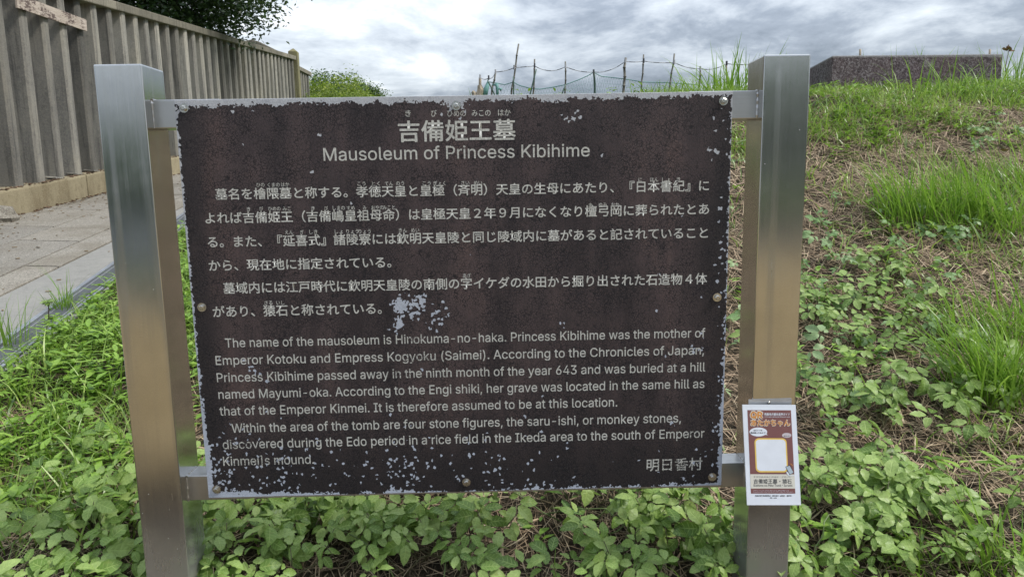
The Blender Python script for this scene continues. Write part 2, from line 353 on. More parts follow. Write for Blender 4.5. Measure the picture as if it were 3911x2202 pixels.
# panel film: one wear pattern shared by film and lettering (object space of the board, metres)
HOT = [(1008, 770, .019, 1.5), (1040, 762, .012, 1.1), (1062, 752, .011, .9), (1003, 818, .013, 1.3), (1008, 798, .007, .8), (1000, 842, .007, .75), (1040, 792, .016, .35), (1100, 790, .03, .22),
       (1418, 821, .0055, 1.2), (1412, 296, .007, .85), (1422, 305, .012, .35), (1452, 285, .014, .4), (1783, 378, .0045, 1.0), (640, 268, .012, .25), (580, 1110, .05, .10), (555, 1200, .04, .30),
       (700, 1190, .06, .12), (1010, 1170, .06, .13), (870, 1175, .05, .06), (1780, 1150, .03, .12), (1760, 870, .025, .10), (640, 935, .03, .08), (1190, 640, .006, .5), (1690, 1060, .012, .4), (1147, 255, .030, .42), (600, 255, .02, .1)]
WORN = [(1040, 845, .035, 1.0), (1050, 900, .05, .8), (1010, 940, .03, .7), (660, 1158, .08, .6), (1700, 1168, .06, .95), (1740, 1098, .05, .7), (600, 1112, .05, .6), (1180, 950, .06, .35), (1250, 845, .03, .5), (1320, 890, .02, .5), (1690, 930, .06, .3), (1230, 1015, .05, .3), (1150, 330, .1, .3), (545, 495, .02, .8)]
bxl, bz1 = board(438, 249); bxr, _ = board(1843, 236); _, bz0 = board(525, 1248)
bxl, bxr, bz1, bz0 = -0.6897, 0.5103, 0.18435 + EYE, 0.18435 - 0.89968 + EYE
def wear(t):
    p = t.obj(); s_ = t.sep(p)
    dist = t.vscale(t.vadd(t.noise(p, 140, 3, .6, col=True), (.5, .5, .5), 'SUBTRACT'), .0075)
    q = t.vadd(p, dist)
    flat = t.mapping(q, (1, 0, 1))
    v1 = t.vor(flat, 175, 'DISTANCE_TO_EDGE'); v2 = t.vor(flat, 105, 'DISTANCE_TO_EDGE'); cell = t.vor(flat, 185)
    thick = t.noise(p, 9, 4, .6); thin = t.noise(p, 28, 3, .6)
    c1 = t.math('MULTIPLY', t.ss(v1.outputs['Distance'], .02, .13, 1, 0), t.ss(thin, .32, .62, .35, 1))
    c2 = t.math('MULTIPLY', t.ss(v2.outputs['Distance'], .01, .08, 1, 0), t.ss(thick, .42, .6))
    crack = t.math('MAXIMUM', c1, c2)
    cs = t.sep(cell.outputs['Position']) ; rnd = t.sep(cell.outputs['Color'])[0]
    # cell position is in scaled space of the mapping; recover metres
    X = cs[0]; Z = cs[2]
    lo = t.noise(t.mapping(p, (1, 0, 1)), 22, 4, .75); lo2 = t.noise(t.mapping(p, (1, 0, 1), loc=(3, 0, 5)), 7, 3, .6)
    def edge(d, base, amp, l=lo):
        return t.math('SUBTRACT', t.math('ADD', base, t.math('MULTIPLY', t.math('SUBTRACT', l, .5), amp)), d)
    top = edge(t.math('SUBTRACT', bz1, Z), .0115, .045)
    left = edge(t.math('SUBTRACT', X, bxl), t.ss(Z, bz0 + .33, bz0, .004, .015), .028)
    bot = edge(t.math('SUBTRACT', Z, bz0), t.ss(X, bxl + .3, bxl, .0035, .018), .055)
    right = edge(t.math('SUBTRACT', bxr, X), t.ss(Z, bz0 + .35, bz0, .0015, .010), .020)
    e = t.math('MAXIMUM', t.math('MAXIMUM', top, left), t.math('MAXIMUM', bot, right))
    e = t.math('GREATER_THAN', t.math('ADD', e, t.math('MULTIPLY', t.math('SUBTRACT', rnd, .5), .0035)), 0)
    dens = t.math('ADD', t.ss(Z, bz0 + .19, bz0, 0.0005, .034), t.ss(X, bxr - .06, bxr, 0, .05))
    dens = t.math('MULTIPLY', dens, t.ss(lo2, .35, .65, .2, 1.5))
    for dx, dy, r, k in HOT:
        x, z = board(dx, dy)
        d2 = t.math('ADD', t.math('POWER', t.math('SUBTRACT', X, x), 2), t.math('POWER', t.math('SUBTRACT', Z, z), 2))
        dens = t.math('ADD', dens, t.math('MULTIPLY', t.math('EXPONENT', t.math('MULTIPLY', d2, -1 / (r * r * .62))), k))
    chips = t.math('GREATER_THAN', t.math('ADD', dens, t.math('MULTIPLY', t.math('SUBTRACT', lo, .5), t.math('MULTIPLY', dens, 1.5))), rnd)
    worn = 0.12
    for dx, dy, r, k in WORN:
        x, z = board(dx, dy)
        d2 = t.math('ADD', t.math('POWER', t.math('SUBTRACT', s_[0], x), 2), t.math('POWER', t.math('MULTIPLY', t.math('SUBTRACT', s_[2], z), 2.0), 2))
        worn = t.math('ADD', worn, t.math('MULTIPLY', t.math('EXPONENT', t.math('MULTIPLY', d2, -1 / (r * r))), k))
    return p, s_, crack, t.math('MAXIMUM', e, chips), worn, thick, rnd
def film_colour(t, p, s_, crack, thick):
    stv = t.noise(t.mapping(p, (9, 0, 1.3)), 1.0, 4, .6, .3); patch = t.noise(t.mapping(p, (1, 0, .6)), 8, 5, .65)
    m = t.math('ADD', t.math('MULTIPLY', stv, .6), t.math('MULTIPLY', patch, .4))
    c = t.ramp(m, (.35, (.028, .022, .025)), (.46, (.058, .044, .046)), (.55, (.088, .064, .064)), (.63, (.120, .082, .077)))
    edge = t.ss(t.math('MINIMUM', t.math('SUBTRACT', s_[0], bxl), t.math('SUBTRACT', bxr, s_[0])), .0, .11, .75, 0)
    low = t.ss(s_[2], bz0 + .26, bz0 + .02, 0, .85); c = t.mix(t.math('MAXIMUM', edge, low), c, (.022, .020, .022))
    f = t.noise(p, 220, 2, .6); c = t.mix(t.ss(f, .55, .8, 0, .4), c, (.08, .07, .075))
    return t.mix(t.math('MULTIPLY', crack, .88), c, (.008, .008, .010))
def mat_film():
    t = NT('cracked_brown_film'); p, s_, crack, peel, worn, thick, rnd = wear(t)
    c = film_colour(t, p, s_, crack, thick)
    bare = t.mix(t.ss(s_[2], bz0 + .25, bz1 - .1), (.50, .55, .64), (.52, .54, .57))
    bare = t.mix(t.ss(t.noise(p, 60, 5, .7), .45, .8, 0, .5), bare, (.33, .35, .41)); bare = t.mix(t.math('MULTIPLY', crack, .3), bare, (.2, .21, .25))
    c = t.mix(peel, c, bare); h = t.math('SUBTRACT', t.math('SUBTRACT', 1.0, peel), t.math('MULTIPLY', crack, .5))
    return t.bsdf(c, t.math('ADD', .42, t.math('MULTIPLY', crack, .3)), normal=t.bump(h, .0006, .6), spec=.35)
def mat_print():
    t = NT('worn_cream_lettering'); p, s_, crack, peel, worn, thick, rnd = wear(t)
    f = film_colour(t, p, s_, crack, thick)
    c = t.mix(t.ss(t.noise(p, 130, 4, .6), .35, .7), (.66, .66, .61), (.56, .56, .51))
    fl = t.noise(p, 330, 3, .7); lost = t.ss(t.math('ADD', fl, t.math('MULTIPLY', worn, .15)), .64, .72)
    c = t.mix(t.math('MAXIMUM', t.math('MULTIPLY', crack, t.math('ADD', .22, t.math('MULTIPLY', worn, .45), clamp=True)), lost), c, f)
    c = t.mix(peel, c, (.52, .55, .61))
    return t.bsdf(c, .6, spec=.3)
M_FILM = mat_film(); M_PRINT = mat_print()

# ------------------------------------------------------------------ setting: ground
def axis(fine0, fine1, step, lo, hi):
    mid = list(np.arange(fine0, fine1 + 1e-6, step)); a = []; x = fine0; s_ = step
    while x > lo: s_ *= 1.25; x -= s_; a.append(max(x, lo))
    b = []; x = fine1; s_ = step
    while x < hi: s_ *= 1.25; x += s_; b.append(min(x, hi))
    return np.array(a[::-1] + mid + b)
gx = axis(-4.0, 5.2, .045, -420, 420); gy = axis(.6, 7.4, .045, -420, 420)
GX, GY = np.meshgrid(gx, gy); GZ = terrain(GX, GY) + EYE
V = np.stack([GX.ravel(), GY.ravel(), GZ.ravel()], 1); nx, ny = len(gx), len(gy)
ii = (np.arange(ny - 1)[:, None] * nx + np.arange(nx - 1)[None]).ravel()
ground = link('ground', fast_mesh('ground', V, np.stack([ii, ii + 1, ii + nx + 1, ii + nx], 1)), M_SOIL); tag(ground, kind='structure')

# ------------------------------------------------------------------ path
def pl(x, y, up=0.0): return Vector((x, y, float(plane_z(x, y)) + EYE + up))
path = MB(); Y0, Y1 = 1.9, 15.5
ys = np.linspace(Y0, Y1, 40); vs = []; fs = []
for y in ys: vs += [pl(fence_x(y) - .05, y, -.012), pl(drain_x(y) - .0, y, -.012)]
for i in range(len(ys) - 1): fs.append((2 * i, 2 * i + 1, 2 * i + 3, 2 * i + 2))
path_o = path.add(vs, fs).build('path', M_MORTAR); tag(path_o, kind='structure')
def slab(parent, name, mat, corners, thick=.03, up=0.0, bevel=.004, jit=0.0):
    mb = MB(); o = Vector((0, 0, random.uniform(-jit, jit)))
    top = [pl(x, y, up) + o for x, y in corners]; bot = [v - Vector((0, 0, thick)) for v in top]
    mb.add(bot + top, [(3, 2, 1, 0), (4, 5, 6, 7), (0, 1, 5, 4), (1, 2, 6, 5), (2, 3, 7, 6), (3, 0, 4, 7)])
    return mb.build(name, mat, parent, bevel)
rows = [(0, .25, [2.1, 3.3, 4.63, 5.92, 7.1, 8.3, 9.5, 10.7, 12, 13.6, 15.4]), (.25, .78, [2.2, 3.2, 4.30, 5.47, 6.05, 7.2, 8.3, 9.4, 10.6, 12, 13.6, 15.4]),
        (.78, 1.3, [2.3, 3.6, 4.8, 6.1, 7.10, 8.2, 9.3, 10.5, 12, 13.5, 15.4]), (1.3, None, [2.3, 4.4, 6.55, 7.2, 8.6, 9.9, 11.2, 12.6, 14, 15.4])]
for q0, q1, js in rows:
    for a, b in zip(js[:-1], js[1:]):
        g = .008; sk = .14
        def X(q, y): return (kerb_x(y) - q) if q is not None else fence_x(y)
        def corner(q, y, gx_, gy_):
            x = X(q, y); ref = kerb_x(y) - .5; return (x + gx_, y + gy_ - sk * (x - ref))
        slab(path_o, 'paving_stone', M_STONE, [corner(q1, a, g, g), corner(q0, a, -g, g), corner(q0, b, -g, -g), corner(q1, b, g, -g)], jit=.0015)
js = [2.0, 5.2, 8.4, 11.6, 15.4]
for a, b in zip(js[:-1], js[1:]):
    slab(path_o, 'concrete_strip', M_STRIP, [(kerb_x(a) + .006, a + .002), (drain_x(a) - .02, a + .002), (drain_x(b) - .02, b - .002), (kerb_x(b) + .006, b - .002)], bevel=.003)
# drain
dr = empty('drain_channel', pl(drain_x(4), 4, 0)); tag(dr, 'narrow steel grated drain channel running along the edge of the stone path', 'drain')
def rel(o, v): return v - o.location
def drail(o0, o1, up, mat, name):
    mb = MB(); vs = []; fs = []
    yy = np.linspace(2.0, 12, 30)
    for y in yy:
        for ox, uz in ((o0, up), (o1, up), (o1, -.05), (o0, -.05)): vs.append(rel(dr, pl(drain_x(y) + ox, y, uz)))
    for i in range(len(yy) - 1):
        for k in range(4): fs.append((4 * i + k, 4 * i + (k + 1) % 4, 4 * i + 4 + (k + 1) % 4, 4 * i + 4 + k))
    mb.add(vs, fs); return mb.build(name, mat, dr)
drail(-.022, .004, .004, M_GALV, 'frame'); drail(.125, .14, .004, M_GALV, 'frame'); drail(.145, .19, -.004, M_STRIP, 'concrete_edge')
drail(.004, .125, -.03, plain('drain_dark', (.035, .035, .03), .9), 'channel_bed')
mb = MB()
for k in (0, 1):
    o = .025 + k * .08
    yy = np.linspace(2.0, 12, 12)
    for y0, y1 in zip(yy[:-1], yy[1:]):
        A = rel(dr, pl(drain_x(y0) + o, y0, 0)); B = rel(dr, pl(drain_x(y1) + o, y1, 0)); d = Vector((.003, 0, 0)); z = Vector((0, 0, -.02))
        mb.add([A - d, A + d, B + d, B - d, A - d + z, A + d + z, B + d + z, B - d + z], [(0, 1, 2, 3), (0, 4, 5, 1), (3, 2, 6, 7), (0, 3, 7, 4), (1, 5, 6, 2)])
for y in np.arange(2.0, 9, .014):
    A = rel(dr, pl(drain_x(y) + .004, y, -.001)); B = rel(dr, pl(drain_x(y) + .125, y, -.001)); d = Vector((0, .0024, 0)); z = Vector((0, 0, -.015))
    mb.add([A - d, B - d, B + d, A + d, A - d + z, B - d + z], [(0, 1, 2, 3), (0, 4, 5, 1)])
g = mb.build('grating', M_GRATE, dr); g['kind'] = 'stuff'

# ------------------------------------------------------------------ fence
FD = Vector((-0.062, 1, 0)).normalized(); FN = Vector((FD.y, -FD.x, 0))          # FN points to the path
fang = math.atan2(-FD.x, FD.y)
def fpt(y, off=0.0, up=0.0):
    """point of the fence line at depth y, off towards the path, up above the path plane"""
    b = Vector((fence_x(y), y, 0)) + FN * off; return Vector((b.x, b.y, float(plane_z(fence_x(y), y)) + EYE + up))
def fheight(dx, dy, off):
    v = ray(dx, dy); best = min(np.linspace(5, 24, 4000), key=lambda y: abs(v[0] * y - fpt(y, off).x)); return v[2] * best + EYE - fpt(best, off).z, best
HT, yt = fheight(349, 22, -.03); HR, _ = fheight(349, 43, -.05); YE = fheight(741, 150, -.05)[1]
print('fence heights', HT, HR, 'end', YE)
fence = empty('concrete_fence', fpt(6, -.1, 0)); tag(fence, 'tall weathered concrete picket fence with flat top rail rising along the stone path', 'fence')
CH = .25
pm = MB(); hw, dp, ch = .062, .18, .02
prof = [(-hw, 0 - ch), (-hw + ch, 0), (hw - ch, 0), (hw, -ch), (hw, -dp + ch), (hw - ch, -dp), (-hw + ch, -dp), (-hw, -dp + ch)]
HP = HR - CH + .06
vs = [];
for z, tw in ((0, 1), (HP * .5, 1), (HP, 1)): vs += [(x * tw, y, z) for x, y in prof]
fs = [tuple(range(8))[::-1], tuple(16 + k for k in range(8))]
for i in range(2):
    for k in range(8): fs.append((8 * i + k, 8 * i + (k + 1) % 8, 8 * i + 8 + (k + 1) % 8, 8 * i + 8 + k))
# profile x runs along the fence, y towards the path
pick_me = pm.add([Vector((v[1], v[0], v[2])) for v in vs], fs).mesh('picket')
pick_me.materials.append(M_PICKET)
ya = fheight(51, 451, -.05)[1]; yb = fheight(237, 403, -.05)[1]; step = (yb - ya) / 4
print('picket step', step, ya)
y = ya - step * 5; rot = math.atan2(FN.y, FN.x)
while y < YE - .12:
    o = link('picket', pick_me, None, fence); P = fpt(y, -.045, CH - .03) - fence.location
    o.location = P; o.rotation_euler = (random.uniform(-.006, .006), random.uniform(-.006, .006), rot + random.uniform(-.03, .03)); y += step * random.uniform(.985, 1.015)
YS = ya - step * 5.6
def fbox(parent, name, mat, ya_, yb_, o0, o1, u0, u1, bevel=.008, n=1, rough=0.0):
    mb = MB(); ys_ = np.linspace(ya_, yb_, n + 1); vs = []; fs = []
    for y in ys_:
        for o, u in ((o0, u0), (o1, u0), (o1, u1), (o0, u1)):
            vs.append(fpt(y, o + random.uniform(-rough, rough), u + (random.uniform(-rough, rough) if u == u1 else 0)) - parent.location)
    for i in range(n):
        for k in range(4): fs.append((4 * i + k, 4 * i + (k + 1) % 4, 4 * i + 4 + (k + 1) % 4, 4 * i + 4 + k))
    fs += [(0, 3, 2, 1), tuple(4 * n + k for k in range(4))]
    return mb.add(vs, fs).build(name, mat, parent, bevel)
ry = YS
while ry < YE:
    e = min(ry + step * 6, YE); fbox(fence, 'rail', M_RAIL, ry + .002, e - .002, -.24, -.005, HR, HT, .012); ry = e
cyy = 7.3
fbox(fence, 'curb', M_CURB, 4.9, 5.0, -.3, .02, -.1, CH, .02)
cs_ = [5.0, 6.25, 8.2, 10.1, 12.0, 14.0, YE + 3]
for a, b in zip(cs_[:-1], cs_[1:]): fbox(fence, 'curb', M_CURB, a + .006, b - .006, -.32, .0, -.1, CH, .022, n=int((b - a) / .25), rough=.004)
# broken nose of the curb and loose rubble
def rock(name, mat, parent, loc, r, seed, sq=(1, 1, 1)):
    bm = bmesh.new(); bmesh.ops.create_icosphere(bm, subdivisions=3, radius=r); rr = random.Random(seed); ph = [rr.uniform(0, 6) for _ in range(6)]
    for v in bm.verts:
        n_ = v.co.normalized(); k = 1 + .16 * math.sin(n_.x * 5 + ph[0]) * math.sin(n_.y * 4 + ph[1]) + .09 * math.sin(n_.z * 9 + ph[2] + n_.x * 7) + rr.uniform(-.03, .03)
        v.co = Vector((v.co.x * k * sq[0], v.co.y * k * sq[1], v.co.z * k * sq[2]))
    me = bpy.data.meshes.new(name); bm.to_mesh(me); bm.free(); return link(name, me, mat, parent, loc)
v = fheight(12, 520, .0)[1]
st = rock('boulder', M_STONE, None, fpt(v - .22, .08, .03), .13, 3, (1, 1, .9)); tag(st, 'grey broken stone at the foot of the fence by the left edge', 'stone')
# litter on top of the curb
debris = MB()
for _ in range(900):
    y = random.uniform(5.2, 16); o = random.choice([random.uniform(-.05, -.005), random.uniform(-.2, -.005), random.uniform(0, .07)])
    P = fpt(y, o, CH + .004 if o < 0 else .006); s_ = random.uniform(.006, .02); a = random.uniform(0, 6)
    M = Matrix.Translation(P) @ Matrix.Rotation(a, 4, 'Z') @ Matrix.Rotation(random.uniform(-.5, .5), 4, 'X'); debris.box(-s_, s_, -s_ * .6, s_ * .6, -.002, .004, M)
d = debris.build('leaf_litter', plain('litter', (.12, .075, .045), .9, var=.6, scale=40)); tag(d, 'brown leaf litter and crumbs along the top and foot of the fence curb', 'litter', kind='stuff')
lt = MB()
for _ in range(260):
    y = random.uniform(3, 10); q = random.random() ** 1.6; x = fence_x(y) + .03 + q * (drain_x(y) - fence_x(y) - .1); P = pl(x, y, .004); s_ = random.uniform(.004, .016)
    lt.box(-s_, s_, -s_ * .4, s_ * .4, -.001, .003, Matrix.Translation(P) @ Matrix.Rotation(random.uniform(0, 6), 4, 'Z') @ Matrix.Rotation(random.uniform(-.3, .3), 4, 'X'))
o = lt.build('path_litter', plain('path_litter', (.17, .12, .06), .9, var=.6, scale=40)); tag(o, 'crumbs and dry leaf bits scattered over the stone path', 'litter', kind='stuff')
# flaked shards between pickets
for dx, dy in ((155, 428), (247, 412), (205, 418)):
    yy = fheight(dx, dy, -.06)[1]; mb = MB(); P = fpt(yy - .1, -.10, CH + .03) - fence.location
    M = Matrix.Translation(P) @ Matrix.Rotation(rot, 4, 'Z') @ Matrix.Rotation(.10, 4, 'Y'); mb.box(-.05, .07, -.07, .07, -.02, -.004, M); mb.build('shard', M_PICKET, fence, .004)
# end post with pyramid cap
ep = MB(); PP = fpt(YE + .14, -.10, 0) - fence.location; hp = fheight(741, 125, -.05)[0]
M = Matrix.Translation(PP) @ Matrix.Rotation(rot, 4, 'Z'); a = .12; zt = hp - .06
vs = [M @ Vector(p) for p in ((-a, -a, -.1), (a, -a, -.1), (a, a, -.1), (-a, a, -.1), (-a, -a, zt), (a, -a, zt), (a, a, zt), (-a, a, zt), (0, 0, zt + .10))]
ep.add(vs, [(3, 2, 1, 0), (0, 1, 5, 4), (1, 2, 6, 5), (2, 3, 7, 6), (3, 0, 4, 7), (4, 5, 8), (5, 6, 8), (6, 7, 8), (7, 4, 8)]).build('end_post', mat_concrete('mossy_post', (.11, .095, .06), (.20, .18, .12), (.30, .28, .13)), fence, .008)
# lower section beyond the post
f2 = empty('low_fence', fpt(YE + .8, -.1, 0)); tag(f2, 'short lower concrete fence section just beyond the capped end post', 'fence')
YE2 = fheight(777, 180, -.08)[1]; HT2 = fheight(760, 168, -.03)[0]
print('low section', YE2, HT2)
for yy in np.arange(YE + .42, YE2, step * .9):
    o = link('picket', pick_me, None, f2); o.location = fpt(yy, -.045, CH - .03) - f2.location; o.rotation_euler = (0, 0, rot); o.scale = (1, 1, (HT2 - .12 - CH) / HP)
fbox(f2, 'rail', M_RAIL, YE + .27, YE2, -.24, -.005, HT2 - .11, HT2, .01)
# weathered plank nailed over the pickets
tM = NT('flaking_board'); p = tM.obj(); gr = tM.noise(tM.mapping(p, (4, 60, 60)), 1.5, 5, .65); fl = tM.noise(tM.mapping(p, (7, 1, 22)), 2.2, 6, .75)
ctr = tM.ss(tM.noise(p, 5, 2), .4, .6, -.06, .08); c = tM.ramp(gr, (.3, (.30, .24, .19)), (.6, (.50, .43, .36)), (.75, (.58, .52, .45)))
c = tM.mix(tM.ss(tM.math('ADD', fl, ctr), .53, .60, 0, .9), c, (.07, .04, .035)); M_PLANK = tM.bsdf(c, .8, normal=tM.bump(fl, .003, .6))
def on_fence(dx, dy, off):
    y = fheight(dx, dy, off)[1]; v_ = ray(dx, dy) * y; return Vector((v_[0], y, v_[2] + EYE))
c4 = [on_fence(36, -16, -.02), on_fence(213, 50, -.02), on_fence(215, 79, -.02), on_fence(39, 20, -.02)]
ctr_ = sum(c4, Vector()) / 4; mb = MB(); n_ = FN * .022
ax = (c4[1] - c4[0]).normalized(); az = ax.cross(FN).normalized(); 
if az.z < 0: az = -az
Mw = Matrix((( ax.x, FN.x, az.x, ctr_.x), (ax.y, FN.y, az.y, ctr_.y), (ax.z, FN.z, az.z, ctr_.z), (0, 0, 0, 1)))
loc = [Mw.inverted() @ q for q in c4]
mb.add([q for q in loc] + [q + Vector((0, .02, 0)) for q in loc], [(0, 1, 2, 3), (7, 6, 5, 4), (0, 4, 5, 1), (1, 5, 6, 2), (2, 6, 7, 3), (3, 7, 4, 0)])
pk = mb.build('wooden_plank', M_PLANK, None, .002); pk.matrix_world = Mw; tag(pk, 'pale weathered plank with flaking dark paint fixed slanting across the fence pickets', 'plank')
# pitched cap of a wall behind the fence
mb = MB(); A = at(612, 103, 21.5); B = at(632, 99, 21.5); C_ = at(650, 104, 21.5); Dd = at(695, 126, 21.5); E_ = at(612, 135, 21.5); G = at(720, 150, 21.5)
b_ = Vector((0, 1.2, 0)); mb.add([A, B, C_, Dd, G, E_, A + b_, B + b_, C_ + b_, Dd + b_, G + b_, E_ + b_], [(0, 5, 4, 3, 2, 1), (6, 7, 8, 9, 10, 11), (0, 1, 7, 6), (1, 2, 8, 7), (2, 3, 9, 8), (3, 4, 10, 9), (5, 0, 6, 11)])
wl = mb.build('stone_gable', M_RAIL, None, .03)
pd = MB().box(E_.x, G.x, 21.5, 22.7, EYE + .6, E_.z); pd.build('wall', M_RAIL, wl); tag(wl, 'low pitched concrete gable top showing above the fence rail below the dark tree', 'wall')

# ------------------------------------------------------------------ information board
ib = empty('information_board', (0, 1.6, terrain(0, 1.6) + EYE)); tag(ib, 'big brown information board with cream Japanese and English lettering between two steel posts', 'information board')
ibl = Vector(ib.location)
PL = (-.8445, -.7445); PR = (.5709, .6709); PF, PB = 1.5398, 1.6398
for (x0, x1), top in ((PL, .2575), (PR, .2568)):
    mb = MB(); zb = EYE - 1.35; mb.box(x0, x1, PF, PB, zb, EYE + top)
    mb.v = [tuple(Vector(v) - ibl) for v in mb.v]
    o = mb.build('post', M_POST, ib, .0035, 3)
BR = [(-.7445, -.60, .127, .1875), (.42, .5709, .127, .1875), (-.7445, -.60, -.7285, -.668), (.42, .5709, -.7285, -.668)]
for x0, x1, z0, z1 in BR:
    mb = MB(); mb.box(x0, x1, 1.5725, 1.6325, EYE + z0, EYE + z1); mb.v = [tuple(Vector(v) - ibl) for v in mb.v]; o = mb.build('bracket', M_BRACK, ib, .002, 2)
    wx = x0 if x0 < 0 else x1; pts = [(wx, 1.5722, z0), (wx, 1.5722, z1), (wx, 1.633, z1)]
    mb = MB(); path_ = []
    for a_, b_ in zip(pts[:-1], pts[1:]):
        for k in range(8): path_.append(Vector(a_).lerp(Vector(b_), k / 8) + Vector((0, 0, EYE)) - ibl)
    mb.tube(path_, [random.uniform(.0016, .0034) for _ in path_], 6); mb.build('weld', M_BRACK, o)
for o in [c for c in ib.children if c.name.startswith('bracket')]: pass
panel_me = MB().box(bxl, bxr, 1.5552, 1.5585, bz0, bz1).mesh('panel', .0006, 1)
panel = link('panel', panel_me, M_FILM, ib, -ibl)
for z0, z1 in ((.135, .18), (-.72, -.675)):
    rail2 = MB().box(-.60, .42, 1.559, 1.5725, EYE + z0, EYE + z1); rail2.v = [tuple(Vector(v) - ibl) for v in rail2.v]; rail2.build('backing_rail', M_BRACK, ib)
for dx, dy in ((463, 272), (1147, 266), (1819, 254), (508, 772), (1803, 747), (545, 1229), (1173, 1211), (1791, 1198)):
    x, z = board(dx, dy)
    mb = MB(); ang = random.uniform(0, 1)
    def disk(r, y0, y1, n, a0=0.0, r2=None):
        r2 = r if r2 is None else r2
        vs = [(x + r * math.cos(a0 + 2 * math.pi * k / n), y0, z + r * math.sin(a0 + 2 * math.pi * k / n)) for k in range(n)] + [(x + r2 * math.cos(a0 + 2 * math.pi * k / n), y1, z + r2 * math.sin(a0 + 2 * math.pi * k / n)) for k in range(n)]
        mb.add([Vector(v) - ibl for v in vs], [tuple(range(n)), tuple(range(n, 2 * n))[::-1]] + [(k, (k + 1) % n, n + (k + 1) % n, n + k) for k in range(n)])
    disk(.0098, 1.5551, 1.5535, 24); disk(.0068, 1.5535, 1.5488, 6, ang); disk(.0058, 1.5488, 1.5478, 6, ang, .0042)
    o = mb.build('bolt', M_BOLT, ib)
# ---- lettering
FONT = None
try:
    import os
    FONT = bpy.data.fonts.load(os.path.join(bpy.utils.system_resource('DATAFILES'), 'fonts', 'Inter.woff2'))
except Exception as ex: print('builtin font', ex)
def curve_mesh(cu):
    o = bpy.data.objects.new('t', cu); COL.objects.link(o); bpy.context.view_layer.update()
    me = bpy.data.meshes.new_from_object(o.evaluated_get(bpy.context.evaluated_depsgraph_get()))
    bpy.data.objects.remove(o); v = np.zeros(len(me.vertices) * 3); me.vertices.foreach_get('co', v); me.calc_loop_triangles()
    f = np.zeros(len(me.loop_triangles) * 3, np.int32); me.loop_triangles.foreach_get('vertices', f); bpy.data.meshes.remove(me); return v.reshape(-1, 3), f.reshape(-1, 3)
def text_verts(body, offset=0.0, res=3):
    """filled text as a mesh; bold strokes are made of layered shifted copies"""
    cu = bpy.data.curves.new('t', 'FONT'); cu.body = body; cu.size = 1.0; cu.resolution_u = res; cu.dimensions = '2D'; cu.fill_mode = 'BOTH'
    latin = FONT is not None and all(ord(c) < 128 for c in body)
    if latin:
        # this font's outlines cross themselves: fill them by winding number, row by row
        from mathutils.geometry import interpolate_bezier
        cu.font = FONT; cu.fill_mode = 'NONE'; o = bpy.data.objects.new('t', cu); COL.objects.link(o); bpy.context.view_layer.update()
        c2 = o.to_curve(bpy.context.evaluated_depsgraph_get()); E = []
        for q in c2.splines:
            bp = q.bezier_points; P = []
            for i in range(len(bp)):
                p0, p1 = bp[i], bp[(i + 1) % len(bp)]; P += [(w_.x, w_.y) for w_ in interpolate_bezier(p0.co, p0.handle_right, p1.handle_left, p1.co, 7)[:-1]]
            P = np.array(P); E.append(np.concatenate([P, np.roll(P, -1, 0)], 1))
        o.to_curve_clear(); bpy.data.objects.remove(o); E = np.concatenate(E); dy = 1 / 62; vs = []
        for r_ in range(int(math.floor(E[:, 1].min() / dy)), int(math.ceil(E[:, 1].max() / dy))):
            yc = (r_ + .5) * dy; up = (E[:, 1] <= yc) & (E[:, 3] > yc); dn = (E[:, 3] <= yc) & (E[:, 1] > yc); h = up | dn
            if not h.any(): continue
            e = E[h]; xs = e[:, 0] + (yc - e[:, 1]) / (e[:, 3] - e[:, 1]) * (e[:, 2] - e[:, 0]); wd = np.where(up[h], 1, -1); od = np.argsort(xs); acc = 0
            for x_, w_ in zip(xs[od], wd[od]):
                if acc == 0: x_s = x_
                acc += w_
                if acc == 0 and x_ > x_s: vs += [(x_s, yc - dy / 2, 0), (x_, yc - dy / 2, 0), (x_, yc + dy / 2, 0), (x_s, yc + dy / 2, 0)]
        v = np.array(vs); f = np.arange(len(v), dtype=np.int32).reshape(-1, 4)
    else: v, f = curve_mesh(cu)
    bpy.data.curves.remove(cu)
    if offset <= 0: return fast_mesh('t', v, f, None, False), v
    K = 4 if latin else 6; VS = [v]; FS = [f]
    for k in range(K):
        a = 2 * math.pi * k / K + .3; VS.append(v + np.array([math.cos(a) * offset, math.sin(a) * offset, (k + 1) * 1.0])); FS.append(f + (k + 1) * len(v))
    V = np.concatenate(VS); me = fast_mesh('t', V, np.concatenate(FS), None, False); return me, V
def lettering(body, x0, x1, z, h, mode, y, mat, parent, offset, origin, res=3, name='lettering', M=None):
    """x0..x1 ink extent; mode 'c': z is the centre of the glyph square of height h; mode 'b': z is the baseline, h the cap height"""
    me, v = text_verts(body, offset, res)
    a, b = v[:, 0].min(), v[:, 0].max(); u = x0 + (v[:, 0] - a) / (b - a) * (x1 - x0)
    if mode == 'c': w_ = z + (v[:, 1] - CJK_MID) * h / CJK_H
    else: w_ = z + v[:, 1] * h / CAP_H
    if M is None: P = np.stack([u, y - v[:, 2] * .00002, w_], 1)
    else: P = M(u, w_, y)
    me.vertices.foreach_set('co', P.ravel()); me.update(); me.name = name
    o = link(name, me, mat, parent); return o
m_, v_ = text_verts('墓'); CJK_MID = (v_[:, 1].min() + v_[:, 1].max()) / 2; CJK_H = v_[:, 1].max() - v_[:, 1].min(); CJK_W = v_[:, 0].max() - v_[:, 0].min(); bpy.data.meshes.remove(m_)
m_, v_ = text_verts('H'); CAP_H = v_[:, 1].max(); bpy.data.meshes.remove(m_)
print('cjk', CJK_MID, CJK_H, CJK_W, 'cap', CAP_H)
YT = 1.5549; O3 = (0, 0, 0)
